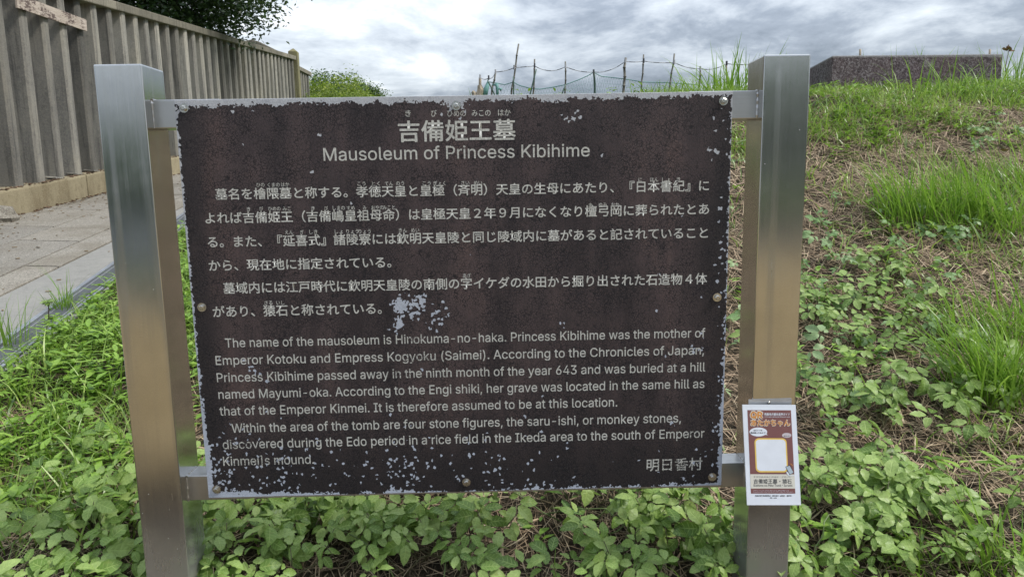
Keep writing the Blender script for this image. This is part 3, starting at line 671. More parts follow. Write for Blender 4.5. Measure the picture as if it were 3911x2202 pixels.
def bl(body, dx0, dx1, dyc, px, mode='c', off=.012, name='lettering', dyr=None):
    (x0, z0), (x1, _) = board(dx0, dyc), board(dx1, dyc if dyr is None else dyr)
    k = (board(dx0, dyc - 10)[1] - board(dx0, dyc + 10)[1]) / 20
    return lettering(body, x0, x1, z0, px * k, mode, YT, M_PRINT, panel, off, O3, name=name)
bl('吉備姫王墓', 1001, 1297, 330, 51, off=.016, name='title', dyr=328)
bl('Mausoleum of Princess Kibihime', 814, 1483, 404.5, 32, 'b', off=.004, name='subtitle', dyr=398)
JP = [('墓名を檜隈墓と称する。孝徳天皇と皇極（斉明）天皇の生母にあたり、『日本書紀』に', 541, 1783, 488, 472), ('よれば吉備姫王（吉備嶋皇祖母命）は皇極天皇２年９月になくなり檀弓岡に葬られたとあ', 516, 1783, 548, 532),
      ('る。また、『延喜式』諸陵寮には欽明天皇陵と同じ陵域内に墓があると記されていること', 522, 1780, 608, 592), ('から、現在地に指定されている。', 525, 984, 667, 661),
      ('墓域内には江戸時代に欽明天皇陵の南側の字イケダの水田から掘り出された石造物４体', 561, 1778, 724, 708), ('があり、猿石と称されている。', 535, 960, 783, 777)]
for s_, a_, b_, l_, r_ in JP: bl(s_, a_, b_, l_, 27.5, off=.014, dyr=r_)
EN = [('The name of the mausoleum is Hinokuma-no-haka. Princess Kibihime was the mother of', 567, 1773, 873, 853), ('Emperor Kotoku and Empress Kogyoku (Saimei). According to the Chronicles of Japan,', 543, 1770, 917, 895),
      ('Princess Kibihime passed away in the ninth month of the year 643 and was buried at a hill', 546, 1773, 960, 938), ('named Mayumi-oka. According to the Engi shiki, her grave was located in the same hill as', 550, 1771, 1002, 980),
      ('that of the Emperor Kinmei. It is therefore assumed to be at this location.', 553, 1552, 1044, 1026), ('Within the area of the tomb are four stone figures, the saru-ishi, or monkey stones,', 583, 1712, 1087, 1065),
      ('discovered during the Edo period in a rice field in the Ikeda area to the south of Emperor', 561, 1771, 1128, 1106), ('Kinmei]s mound.', 562, 790, 1170, 1167)]
for s_, a_, b_, l_, r_ in EN: bl(s_, a_, b_, l_, 22.5, 'b', off=.004, dyr=r_)
bl('明日香村', 1626, 1766, 1168, 30, off=.010, dyr=1166)
RUBY = [('き', 1026, 285, 17), ('び', 1091, 285, 17), ('ひめの', 1148, 285, 17), ('みこの', 1210, 284, 17), ('はか', 1268, 283, 17),
        ('ひの', 655, 466, 11), ('くまの', 688, 466, 11), ('はか', 717, 465, 11), ('こう', 909, 463, 11), ('とく', 945, 463, 11), ('てん', 978, 463, 11), ('のう', 1006, 462, 11), ('こう', 1073, 462, 11), ('ぎょく', 1105, 462, 11),
        ('さい', 1170, 461, 11), ('めい', 1202, 461, 11), ('に', 1610, 453, 11), ('ほん', 1645, 453, 11), ('しょ', 1675, 453, 11), ('き', 1706, 452, 11),
        ('き', 625, 527, 11), ('び', 657, 526, 11), ('ひめの', 690, 526, 11), ('みこ', 721, 526, 11), ('き', 787, 525, 11), ('び', 820, 525, 11), ('しまの', 852, 524, 11), ('すめ', 882, 524, 11), ('み', 917, 523, 11), ('おやの', 949, 523, 11), ('みこと', 978, 523, 11),
        ('ま', 1485, 517, 11), ('ゆみ', 1516, 516, 11), ('おか', 1547, 516, 11), ('えん', 727, 585, 11), ('ぎ', 759, 585, 11), ('しき', 788, 584, 11), ('しょ', 852, 583, 11), ('りょう', 886, 583, 11), ('りょう', 917, 583, 11), ('きん', 1013, 580, 11), ('めい', 1044, 580, 11),
        ('あざ', 1174, 694, 11), ('さる', 675, 762, 11), ('いし', 705, 762, 11)]
for s_, cx_, cy_, px in RUBY:
    n = len(s_); wd = px * (n * .93 if n > 1 else .82); bl(s_, cx_ - wd / 2, cx_ + wd / 2, cy_ - (1.4 if px == 11 else 0), px * 1.0, off=.008, name='reading_aid')

# ------------------------------------------------------------------ small guide plate on the right post
def c7(x, y): return ((2750 + x * .3448) * .6584, (1480 + y * .3448) * .6584)
yt_ = 1.526; rTL, rTR, rBL, rBR = [ray(*c7(*q)) for q in ((248, 186), (838, 188), (300, 1297), (897, 1297))]
wt = (rTR[0] - rTL[0]) * yt_; yb_ = wt / (rBR[0] - rBL[0]); yb_ = min(yb_, 1.50)
TL = Vector(rTL * yt_); TR = Vector(rTR * yt_); BL = Vector(rBL * yb_); BRc = Vector(rBR * yb_)
for q in (TL, TR, BL, BRc): q.z += EYE
print('plate', TL, TR, BL, BRc)
gp = empty('guide_plate', (TL + TR) / 2); tag(gp, 'small white and maroon guide plate with orange lettering fixed on the right steel post', 'sign plate'); gpl = Vector(gp.location)
pn = (TR - TL).cross(BL - TL).normalized()
if pn.y > 0: pn = -pn
def pcoord(u, v, lift=0.0): 
    return TL.lerp(TR, u).lerp(BL.lerp(BRc, u), v) + pn * lift - gpl
q4 = [pcoord(0, 0), pcoord(1, 0), pcoord(1, 1), pcoord(0, 1)]
M_WHITE = plain('white_plate', (.74, .78, .84), .35, var=.04); M_MAROON = plain('maroon_print', (.20, .085, .08), .4, var=.05); M_CREAM = plain('cream_print', (.66, .64, .56), .4, var=.03)
M_ORANGE = plain('orange_print', (.62, .26, .05), .4, var=.05); M_YEL = plain('yellow_print', (.80, .56, .12), .4, var=.05); M_BLACK = plain('black_print', (.04, .04, .045), .4, var=.05); M_LILAC = plain('lilac_print', (.55, .50, .52), .4, var=.03)
M_PHONE = plain('phone_print', (.42, .50, .56), .4, var=.05)
MB().add(q4 + [q - pn * .003 for q in q4], [(0, 1, 2, 3), (7, 6, 5, 4), (0, 4, 5, 1), (1, 5, 6, 2), (2, 6, 7, 3), (3, 7, 4, 0)]).build('plate', M_WHITE, gp)
def uv(x, y):
    v = (y - 187) / 1110; xl = 248 + 52 * v; xr = 838 + 59 * v; return (x - xl) / (xr - xl), v
def poly(pts, lift, mat, name, n=None):
    P = [pcoord(*uv(*q), lift) for q in pts]; return MB().add(P, [tuple(range(len(P)))]).build(name, mat, gp)
def skew(x, y): return x + .048 * (y - 600)          # the print follows the plate's slant
poly([(302, 247), (785, 247), (834, 1170), (342, 1170)], .0002, M_MAROON, 'printed_field')
poly([(332, 958), (824, 958), (832, 1115), (340, 1115)], .0004, M_CREAM, 'printed_band')
def rrect(x0, x1, y0, y1, r, lift, mat, name):
    pts = []
    for cx_, cy_, a0 in ((x1 - r, y0 + r, -90), (x1 - r, y1 - r, 0), (x0 + r, y1 - r, 90), (x0 + r, y0 + r, 180)):
        for k in range(7): a = math.radians(a0 + 15 * k); px_, py_ = cx_ + r * math.cos(a), cy_ + r * math.sin(a); pts.append((px_ + .047 * (py_ - 750), py_))
    return poly(pts, lift, mat, name)
rrect(388, 745, 560, 937, 48, .0004, M_YEL, 'printed_frame'); rrect(402, 731, 575, 921, 38, .0006, M_WHITE, 'printed_window')
def ell(cx_, cy_, a, b, lift, mat, name): return poly([(cx_ + a * math.cos(k * math.pi / 14), cy_ + b * math.sin(k * math.pi / 14)) for k in range(28)], lift, mat, name)
ell(424, 490, 98, 50, .0004, M_WHITE, 'speech_bubble'); poly([(500, 500), (528, 525), (490, 520)], .00045, M_WHITE, 'speech_bubble'); ell(738, 527, 52, 27, .0004, M_LILAC, 'speech_bubble')
poly([(722, 875), (770, 855), (818, 940), (770, 966)], .0009, M_BLACK, 'printed_phone'); poly([(728, 879), (768, 862), (811, 938), (772, 959)], .0011, M_PHONE, 'printed_phone')
for q in ([(772, 848), (776, 838), (781, 840), (777, 851)], [(783, 853), (793, 840), (798, 843), (788, 857)], [(792, 862), (804, 854), (806, 859), (796, 867)]): poly(q, .0009, M_ORANGE, 'printed_spark')
poly([(730, 925), (752, 935), (770, 968), (822, 968), (824, 975), (760, 975), (738, 950)], .0008, M_WHITE, 'printed_hand')
def pt(body, x0, x1, yc, h, mat, off, lift, mode='c', name='lettering'):
    def M(u, w_, v):
        out = np.zeros((len(u), 3))
        for i, (a, b) in enumerate(zip(u, w_)): out[i] = pcoord(*uv(a, b), lift + v[i, 2] * .00002)
        return out
    me, v = text_verts(body, off, 2); a, b = v[:, 0].min(), v[:, 0].max(); u = x0 + (v[:, 0] - a) / (b - a) * (x1 - x0)
    w_ = yc - (v[:, 1] - CJK_MID) * h / CJK_H if mode == 'c' else yc - v[:, 1] * h / CAP_H
    me.vertices.foreach_set('co', M(u, w_, v).ravel()); me.update(); return link(name, me, mat, gp)
pt('QR', 328, 478, 338, 74, M_CREAM, .09, .0005, 'b'); pt('QR', 336, 470, 334, 66, M_ORANGE, .035, .0008, 'b')
pt('あたかちゃん', 333, 780, 387, 74, M_CREAM, .075, .0005); pt('あたかちゃん', 340, 773, 387, 66, M_ORANGE, .03, .0008)
pt('飛鳥地方観光音声ガイド', 490, 772, 293, 28, M_WHITE, .02, .0005); pt('Asuka region sightseeing official audio guide', 492, 773, 325, 9, M_WHITE, .01, .0005, 'b')
pt('QRコードを', 370, 468, 472, 15, M_BLACK, .03, .0008); pt('読み取ってみよう！', 338, 505, 499, 17, M_BLACK, .03, .0008); pt('あたか', 706, 770, 534, 11, M_BLACK, .01, .0008)
pt('きびひめのみこのはか・さるいし', 372, 788, 987, 18, M_BLACK, .0, .0006); pt('吉備姫王墓・猿石', 372, 792, 1035, 50, M_BLACK, .008, .0006); pt('Kibihime-no-Miko Tomb・Saruishi', 372, 800, 1093, 20, M_BLACK, 0, .0006, 'b')
pt('※一部のスマートフォンでは、利用できない場合がございます。通信料は自己負担となります。', 365, 765, 1137, 8, M_WHITE, 0, .0005); pt('This may not be available on some smartphones. Communication charges will be charged separately.', 365, 812, 1155, 7, M_WHITE, 0, .0005, 'b')
pt('飛鳥広域行政事務組合（明日香村・高取町・橿原市）', 387, 795, 1194, 15, M_BLACK, .015, .0003); pt('明－023', 555, 627, 1217, 14, M_BLACK, .015, .0003)
x0, z0 = board(*c7(318, 130), 1.5375); x1, z1 = board(*c7(798, 130), 1.5375); mb = MB().box(x0, x1 - .001, 1.5372, 1.539, z0 - .19, z0); mb.v = [tuple(Vector(v) - gpl) for v in mb.v]; mb.build('backing_plate', M_ALU, gp)
mb = MB().box(x0 + .01, x1 - .01, 1.505, 1.5372, BL.z + .012, BL.z + .016); mb.v = [tuple(Vector(v) - gpl) for v in mb.v]; mb.build('stand_off', M_ALU, gp)
x, z = board(*c7(540, 162), 1.5372); mb = MB(); mb.tube([Vector((x, 1.5372, z)) - gpl, Vector((x, 1.5350, z)) - gpl, Vector((x, 1.5345, z)) - gpl], [.0036, .0032, .0012], 14); mb.build('screw', M_BOLT, gp, smooth_=True)

# ------------------------------------------------------------------ concrete block on the crest
yb6 = 6.35; Fl, Fr = at(2093, 140, yb6), at(2547, 136, yb6); BLk = at(2033, 166, yb6 + .72)
bo = empty('concrete_block', (Fl.x, yb6, .6 + EYE)); zt = Fl.z; zb = EYE + .55
vs = [Vector((Fl.x, yb6, zb)), Vector((Fr.x, yb6 + .12, zb)), Vector((Fr.x, yb6 + .95, zb)), Vector((BLk.x, yb6 + .72, zb))]
vt = [Vector((v.x, v.y, zt + (.012 if i in (1, 2) else 0))) for i, v in enumerate(vs)]
bpy.data.objects.remove(bo)
mb = MB().add(vs + vt, [(3, 2, 1, 0), (4, 5, 6, 7), (0, 1, 5, 4), (1, 2, 6, 5), (2, 3, 7, 6), (3, 0, 4, 7)])
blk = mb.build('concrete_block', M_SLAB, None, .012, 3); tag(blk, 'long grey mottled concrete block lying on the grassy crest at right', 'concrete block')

# ------------------------------------------------------------------ garden stakes, cord and net on the crest
def c3(x, y): return ((1750 + x * .2329) * .6584, (120 + y * .2330) * .6584)
def c4_(x, y): return ((1100 + x * .6793) * .6584, (100 + y * .6793) * .6584)
M_BAM = plain('grey_bamboo', (.13, .12, .095), .6, var=.3, scale=9); M_GST = plain('green_stake', (.05, .10, .07), .5, var=.3); M_WSTK = plain('pale_wood_stake', (.36, .30, .22), .8, var=.25)
SY = 8.6
STK = [(c3(358, 760), c3(345, 1060), .028, M_WSTK, 'pale wooden stake, leftmost on the crest, with a forked stump at its foot', .0),
       (c3(500, 742), c3(440, 1060), .013, M_GST, 'thin green stake beside the pale leftmost stake, netting bunched at its top', .1),
       (c3(612, 655), c3(540, 1060), .017, M_BAM, 'dark leaning stake with the cord knotted round its tip, third from the left', .0),
       (c3(498, 825), c3(600, 1060), .014, M_GST, 'short dark stake leaning the other way and crossing the third stake', -.06),
       (c3(984, 205), c3(868, 1060), .016, M_BAM, 'tallest slender bamboo stake on the crest, leaning right', .0),
       (c3(908, 745), c3(910, 1060), .013, M_GST, 'short dark green stake bound to the tallest bamboo stake', -.04),
       (c3(1253, 455), c3(1228, 1060), .015, M_BAM, 'upright knotted stake just right of the tallest one', .0),
       (c3(1283, 620), c3(1175, 1060), .013, M_GST, 'short stake leaning across the upright knotted stake', -.05),
       (c3(1760, 495), c3(1752, 1060), .015, M_BAM, 'upright bamboo stake with short green stake at its foot, right of the middle', .0),
       (c3(1758, 870), c3(1700, 1060), .012, M_GST, 'very short green stake propped against the upright bamboo stake', -.05),
       (c3(2222, 632), c3(2245, 1060), .021, M_GST, 'thick dark green stake where cord and net edge meet', .0),
       (c4_(1897, 178), c4_(1885, 382), .024, M_BAM, 'stout grey stake, first of the two tall ones right of the green stake', .0),
       (c4_(2000, 160), c4_(1985, 380), .015, M_BAM, 'slender dark banded stake right of the stout grey stake', .0),
       (c4_(2172, 155), c4_(2142, 380), .016, M_BAM, 'leaning stake standing in the grass, last tall one before the right post', .0),
       (c4_(2318, 230), c4_(2314, 380), .018, M_BAM, 'short dark stake half hidden by tall grass', .0),
       (c4_(2467, 197), c4_(2467, 380), .017, M_WSTK, 'short pale stake in tall grass beside the right post', .0),
       ((2163, 124), (2163, 160), .022, M_WSTK, 'stub of a stake peeping over the left part of the concrete block', .0),
       ((2547 - 57, 124), (2488, 150), .02, M_WSTK, 'stub of a stake peeping over the right end of the concrete block', .0)]
def crv(a, b, sag, n=10): return [a.lerp(b, k / n) + Vector((0, 0, -sag * 4 * (k / n) * (1 - k / n))) for k in range(n + 1)]
for (tx, ty), (bx_, by_), r, m, lb, dy in STK:
    Y = SY + dy; T = at(tx, ty, Y); B = at(bx_, by_, Y); d = (B - T); B2 = T + d * ((terrain(B.x, Y) + EYE - .25 - T.z) / d.z)
    mb = MB(); n = 9; pts = [T.lerp(B2, k / n) + Vector((random.uniform(-.006, .006), 0, 0)) for k in range(n + 1)]
    pts2 = []; rad = []
    for k, p_ in enumerate(pts):
        pts2.append(p_ - T); rad.append(.72 * r * (.8 + .25 * k / n))
        if 0 < k < n and m is M_BAM: pts2 += [p_ - T + d.normalized() * .006, p_ - T + d.normalized() * .014]; rad += [r * .92, .72 * r * (.8 + .25 * k / n)]
    o = mb.tube(pts2, rad, 8).build('stake', m, None, smooth_=True, loc=T); tag(o, lb, 'stake', 'stakes holding cord and net on the crest')
A = at(*c3(345, 1040), SY); mb = MB(); mb.tube([A + Vector((-.02, 0, -.2)), A + Vector((-.06, 0, .02)), at(*c3(232, 985), SY)], [.05, .03, .02], 8).tube([A + Vector((-.02, 0, -.1)), A + Vector((0.02, 0, .06)), at(*c3(350, 880), SY)], [.06, .04, .025], 8)
o = mb.build('stump', M_WSTK); tag(o, 'pale forked stump at the foot of the leftmost stake', 'stump')
knots = [c3(360, 752), c3(500, 765), c3(612, 668), c3(920, 598), c3(1253, 568), c3(1760, 580), c3(2222, 668), c4_(1897, 198), c4_(2000, 197), c4_(2172, 205), c4_(2318, 240), c4_(2467, 211), c4_(2600, 213)]
sag = [.0, .05, .0, .0, .07, .0, .03, .0, .01, -.01, .02, .0]
cm = NT('striped_cord'); v = cm.sep(cm.obj())[0]; c = cm.ramp(cm.math('FRACT', cm.math('MULTIPLY', v, 7.0)), (.48, (.06, .06, .07)), (.52, (.42, .42, .44))); M_CORD = cm.bsdf(c, .7)
mb = MB(); kp = [at(*k, SY - .03) for k in knots]; sg = [.02, .03, .01, .0, .05, .02, .04, .01, .01, .02, .03, .01]
for a_, b_, s_ in zip(kp[:-1], kp[1:], sg): mb.tube(crv(a_, b_, s_), .0045, 6)
for k in kp[:-1]: mb.tube([k + Vector((0, 0, .03)), k + Vector((0, 0, -.02))], .011, 6)
o = mb.build('cord', M_CORD); tag(o, 'black and white striped cord strung from stake to stake', 'cord')
# sagging teal net: real strands
tn = NT('teal_net'); M_NET = tn.bsdf((.16, .34, .31), .6); M_NETL = plain('pale_teal_net', (.34, .52, .50), .6)
top = [at(*p_, SY + .02) for p_ in (c3(498, 828), c3(640, 850), c3(760, 875), c3(905, 832), c3(1000, 885), c3(1200, 940), c3(1340, 948), c3(1560, 915), c3(1755, 875), c3(1960, 800), c3(2120, 730), c3(2222, 672), c4_(1760, 282), c4_(1890, 297), c4_(2000, 315), c4_(2145, 318), c4_(2314, 330))]
net = MB().tube(top, .0055, 6)
low = [Vector((p_.x, p_.y, min(p_.z - .04, terrain(p_.x, p_.y) + EYE + .16))) for p_ in top]
fin = []; finl = []
for a_, b_, c_, d_ in zip(top[:-1], top[1:], low[:-1], low[1:]):
    n = max(2, int((b_ - a_).length / .03))
    for k in range(n): fin.append(a_.lerp(b_, k / n)); finl.append(c_.lerp(d_, k / n))
nm = MB()
for i in range(len(fin) - 3):
    for a_, b_ in ((fin[i], finl[i + 3]), (fin[i + 3], finl[i])): nm.tube([a_, a_.lerp(b_, .5) + Vector((0, .02, 0)), b_], .0011, 3, False)
for f in (.25, .5, .75): nm.tube([a_.lerp(b_, f) for a_, b_ in zip(fin, finl)], .0011, 3, False)
no = empty('bird_net', top[6]); tag(no, 'teal bird net sagging between the stakes on the crest', 'net')
for m__, nme, mt in ((net, 'edge_rope', M_NET), (nm, 'mesh', M_NETL)):
    m__.v = [tuple(Vector(v) - no.location) for v in m__.v]; m__.build(nme, mt, no)
mb = MB(); a_ = at(*c3(560, 870), SY); b_ = at(*c3(610, 880), SY); c_ = at(*c3(630, 860), SY); e_ = at(*c3(640, 930), SY); f_ = at(*c3(712, 955), SY)
mb.tube([a_, b_, c_], [.014, .010, .022], 7).tube([c_, e_, e_ + Vector((0, 0, -.12))], [.022, .018, .014], 7).tube([e_, e_.lerp(f_, .6), f_], [.009, .010, .028], 7); mb.tube([at(*c3(498, 828), SY), at(*c3(455, 960), SY), at(*c3(440, 1060), SY)], [.02, .035, .03], 6)
mb.v = [tuple(Vector(v) - no.location) for v in mb.v]; mb.build('bunched_net', M_NET, no, smooth_=True)

# ------------------------------------------------------------------ vegetation generators
def unit(a): return a / np.maximum(np.linalg.norm(a, axis=-1, keepdims=True), 1e-9)
def leaflet(L, W, n=7, serr=.0, fold=.18, droop=.12, seed=0):
    r = random.Random(seed); vs = []; fs = []
    for i in range(n + 1):
        t = i / n; wv = W * (math.sin(math.pi * t ** .95) ** .82 if 0 < t < 1 else .0)
        wl_, wr = wv * (1 + serr * (.5 if i % 2 else -.5) * r.uniform(.6, 1.4)), wv * (1 + serr * (.5 if i % 2 else -.5) * r.uniform(.6, 1.4))
        z = -droop * L * t * t + .02 * L * math.sin(t * 9 + seed)
        vs += [(-wl_, t * L - .03 * L * (i % 2), z + fold * wl_ + .0015 * r.uniform(-1, 1)), (0, t * L, z), (wr, t * L - .03 * L * (i % 2), z + fold * wr + .0015 * r.uniform(-1, 1))]
    for i in range(n):
        a = 3 * i; fs += [(a, a + 1, a + 4, a + 3), (a + 1, a + 2, a + 5, a + 4)]
    return np.array(vs), np.array(fs)
def compound(kind, seed):
    """vine leaf: petiole from the origin, blade of 3 or 5 leaflets; returns arrays"""
    r = random.Random(seed); VS = []; FS = []; TI = []; n0 = 0
    lay = [(0, 1.0), (math.radians(58), .86), (math.radians(-58), .86)] + ([(math.radians(112), .6), (math.radians(-112), .6)] if kind == 5 else [])
    for a, k in lay:
        a += r.uniform(-.12, .12); k *= r.uniform(.88, 1.08)
        v, f = leaflet(.064 * k, .0175 * k * r.uniform(.9, 1.2), 9, .16, r.uniform(.15, .45), r.uniform(.05, .45), r.randint(0, 99))
        roll_ = r.uniform(-.5, .5); c, s = math.cos(roll_), math.sin(roll_); v = np.stack([c * v[:, 0] + s * v[:, 2], v[:, 1], -s * v[:, 0] + c * v[:, 2]], 1)
        v[:, 1] += .013; c, s = math.cos(a), math.sin(a); v = np.stack([c * v[:, 0] + s * v[:, 1], -s * v[:, 0] + c * v[:, 1], v[:, 2]], 1)
        VS.append(v); FS.append(f + n0); n0 += len(v); TI.append(np.full(len(v), min(.99, max(.02, .4 + r.uniform(-.25, .25)))))
    return np.concatenate(VS), np.concatenate(FS), np.concatenate(TI)
VEIN = {}
def blade_uv(nv, n=9):
    k = nv // (3 * (n + 1)); one = np.array([((-1, 0, 1)[j], i / n, 0) for i in range(n + 1) for j in range(3)], float); return np.tile(one, (k, 1))
def merge(items):
    VS = []; FS = []; TI = []; n = 0
    for v, f, t in items: VS.append(v); FS.append(f + n); TI.append(t); n += len(v)
    return np.concatenate(VS), np.concatenate(FS), np.concatenate(TI)
def frames(nrm, yaw):
    """matrices whose z is nrm and whose y points in direction yaw"""
    nrm = unit(nrm); d = np.stack([np.cos(yaw), np.sin(yaw), np.zeros_like(yaw)], -1); yv = unit(d - nrm * (d * nrm).sum(-1, keepdims=True)); xv = np.cross(yv, nrm)
    return np.stack([xv, yv, nrm], -1)
def scatter(V0, F0, T, M, S, tint, base_t=None):
    N = len(T); k = len(V0); V = np.einsum('nij,kj->nki', M, V0) * S[:, None, None] + T[:, None, :]
    F = (F0[None] + (np.arange(N) * k)[:, None, None]).reshape(-1, F0.shape[1])
    return V.reshape(-1, 3), F, np.repeat(tint, k)
def blades(P, yaw, L, W, lean, curl, tint, seg=3):
    """grass blades: tapering curved ribbons"""
    N = len(P); d = np.stack([np.cos(yaw), np.sin(yaw), 0 * yaw], 1); tw = rng.uniform(-.9, .9, N); s = np.stack([-np.sin(yaw + tw), np.cos(yaw + tw), 0 * yaw], 1)
    ts = np.linspace(0, 1, seg + 1); rows_ = []
    for t in ts:
        h = (lean * t + curl * t * t)[:, None] * L[:, None] * d; z = L * t * np.sqrt(np.clip(1 - (lean + curl * t) ** 2 * .55, .05, 1)) - L * np.clip(curl, 0, 2) * .35 * t ** 3
        c = P + h + np.stack([0 * z, 0 * z, z], 1); wv = (W * (1 - t ** 1.8) * (.55 + .45 * min(1, t * 4)) + W * .04)[:, None] * s
        rows_ += [c - wv, c + wv]
    V = np.stack(rows_, 1).reshape(-1, 3); k = 2 * (seg + 1); f = np.array([(2 * i, 2 * i + 1, 2 * i + 3, 2 * i + 2) for i in range(seg)])
    F = (f[None] + (np.arange(N) * k)[:, None, None]).reshape(-1, 4); return V, F, np.repeat(tint, k)
def ground_pts(n, x0, x1, y0, y1, dens, ex=1.2):
    x = rng.uniform(x0, x1, n); y = np.sqrt(rng.uniform(y0 ** 2, y1 ** 2, n)) if y0 > 0 else rng.uniform(y0, y1, n)
    # denser near the viewer: thin out with distance
    keep = rng.uniform(0, 1, n) < np.clip(2.2 / y, .15, 1) ** ex
    x, y = x[keep], y[keep]; ok = x > drain_x(y) + .21; x, y = x[ok], y[ok]
    P = np.stack([x, y, terrain(x, y) + EYE], 1); px = to_px(P); d = dens(px[:, 0], px[:, 1], x, y)
    k = rng.uniform(0, 1, len(x)) < d; return P[k], px[k]
def gsum(px, py, L):
    o = 0 * px
    for x, y, rx, ry, k in L: o = o + k * np.exp(-((px - x) / rx) ** 2 - ((py - y) / ry) ** 2)
    return o

# ---- straw
def d_straw(px, py, x, y):
    d = .8 + 0 * px; d = d * np.where((px < 500) & (py < 1050), .12, 1); d = d * np.where(y > 5.3, .25, 1); d = d + gsum(px, py, [(2300, 1180, 300, 110, .9), (1400, 1330, 350, 90, .5)]); return d
P, px = ground_pts(260000, -2.6, 5.0, 1.0, 6.3, d_straw, 1.0)
N = len(P); print('straw', N)
yaw = rng.uniform(0, 6.28, N); L = rng.uniform(.03, .15, N) ** 1.0; Wd = rng.uniform(.0009, .0023, N) * np.where(rng.uniform(size=N) < .05, 2.5, 1); P[:, 2] += rng.uniform(0, .022, N)
V, F, T = blades(P, yaw, L, Wd, rng.uniform(.93, 1.0, N), rng.uniform(-.2, .12, N), np.clip(rng.beta(2, 2.2, N), 0, 1), 2)
# lie flat: blades() gives near zero rise at lean ~1; follow the slope
base = np.repeat(P, 6, axis=0); V[:, 2] = base[:, 2] + (V[:, 2] - base[:, 2]) * rng.choice([.04, .12, .3], N).repeat(6) + (terrain(V[:, 0], V[:, 1]) - terrain(base[:, 0], base[:, 1])) + .003
o = link('dry_straw', fast_mesh('dry_straw', V, F, T), M_STRAW); tag(o, 'mown dry straw lying over the bank around and behind the board', 'straw', kind='stuff')
# ---- dead leaves
lv, lf = leaflet(.05, .016, 5, .1, .3, -.2, 3); P, px = ground_pts(1600, -2, 4, 1.2, 5, lambda a, b, x, y: .12 + 0 * a); N = len(P); P[:, 2] += .02
V, F, T = scatter(lv, lf, P, frames(np.stack([rng.normal(0, .35, N), rng.normal(-.2, .35, N), np.ones(N)], 1), rng.uniform(0, 6.28, N)), rng.uniform(.5, 1.3, N), rng.uniform(.2, .8, N))
M_DEAD = mat_leaf('dead_leaf', (.13, .065, .035), (.24, .13, .07), (.34, .22, .13), rough=.7, tr=.1); o = link('dead_leaves', fast_mesh('dead_leaves', V, F, T), M_DEAD); tag(o, 'scattered curled brown dead leaves lying in the straw', 'dead leaves', kind='stuff')

# ---- fine grass
def d_grass(px, py, x, y):
    d = .035 + gsum(px, py, [(260, 850, 260, 190, 1.3), (60, 1000, 220, 150, 1.1), (330, 980, 90, 120, .8), (100, 1330, 220, 140, .55), (460, 800, 60, 260, 1.0), (160, 1180, 230, 130, .4), (300, 1060, 120, 60, .25), (2350, 290, 500, 62, 1.1), (2100, 280, 150, 60, .9), (1850, 260, 120, 60, .9), (2300, 380, 260, 40, .3), (2560, 650, 120, 160, .35), (2400, 1420, 350, 60, .4), (2200, 470, 260, 110, .42), (2450, 720, 200, 120, .4), (2500, 1120, 120, 60, .2), (1850, 500, 40, 200, .35), (120, 1380, 200, 70, .2)])
    d = np.where((y > 5.5) & (px > 1640), np.maximum(d, .75), np.where(y > 5.2, np.where(px < 1600, .03, d), d)); d = np.where((x < -.9) & (py < 1050), np.maximum(d, .8), d); d = np.where((px > 520) & (px < 1830) & (py > 1230), .03, d)
    n = np.sin(x * 4.3 + 1.2) * np.sin(y * 5.1 + x * 2.0) ; return d * np.clip(.62 + 1.0 * n, .05, 1.5)
P, px = ground_pts(270000, -3.2, 6.0, 1.0, 7.6, d_grass, .85); N = len(P); print('grass', N)
lush = np.exp(-((P[:, 1] - 2) / 3) ** 2) * 0 + 1
L = rng.uniform(.05, .20, N) * np.where(P[:, 1] > 5.4, .75, 1); tint = np.clip(.5 + rng.normal(0, .26, N) + .12 * np.sin(P[:, 0] * 3 + P[:, 1] * 2), 0, 1)
V, F, T = blades(P, rng.uniform(0, 6.28, N), L, rng.uniform(.0014, .0042, N), rng.uniform(.05, .6, N), rng.uniform(.15, 1.0, N), tint, 4)
o = link('fine_grass', fast_mesh('fine_grass', V, F, T), M_GRASS); tag(o, 'fine bright green grass on the left verge and along the crest', 'grass', kind='stuff')
# ---- broad-leaved small weeds among the grass
lv, lf = leaflet(.062, .0105, 5, .05, .25, .3, 5)
def d_weed(px, py, x, y): return .02 + gsum(px, py, [(250, 880, 260, 200, .9), (60, 1050, 200, 200, .8), (200, 1300, 250, 150, .4), (2100, 1380, 250, 80, .25), (460, 800, 60, 260, .7), (2250, 300, 400, 60, .22), (2200, 800, 250, 200, .13), (2150, 350, 200, 60, .12), (900, 1380, 300, 80, .14), (2250, 1300, 300, 120, .15)])
P, px = ground_pts(34000, -3.0, 5.0, 1.0, 6.5, d_weed); N = len(P); print('weeds', N)
K = 7; P = np.repeat(P, K, 0); N = len(P); hgt = rng.uniform(.01, .09, N); P = P + np.stack([rng.normal(0, .008, N), rng.normal(0, .008, N), hgt], 1); yw = rng.uniform(0, 6.28, N)
el = rng.uniform(.1, .9, N); nrm = np.stack([-np.cos(yw) * el, -np.sin(yw) * el, np.ones(N)], 1)
V, F, T = scatter(lv, lf, P, frames(nrm, yw), rng.uniform(.5, 1.15, N), np.clip(rng.normal(.55, .2, N), 0, 1))
o = link('small_weeds', fast_mesh('small_weeds', V, F, T), M_SMALL); tag(o, 'low narrow-leaved green weeds filling the grass of the verge', 'weeds', kind='stuff')

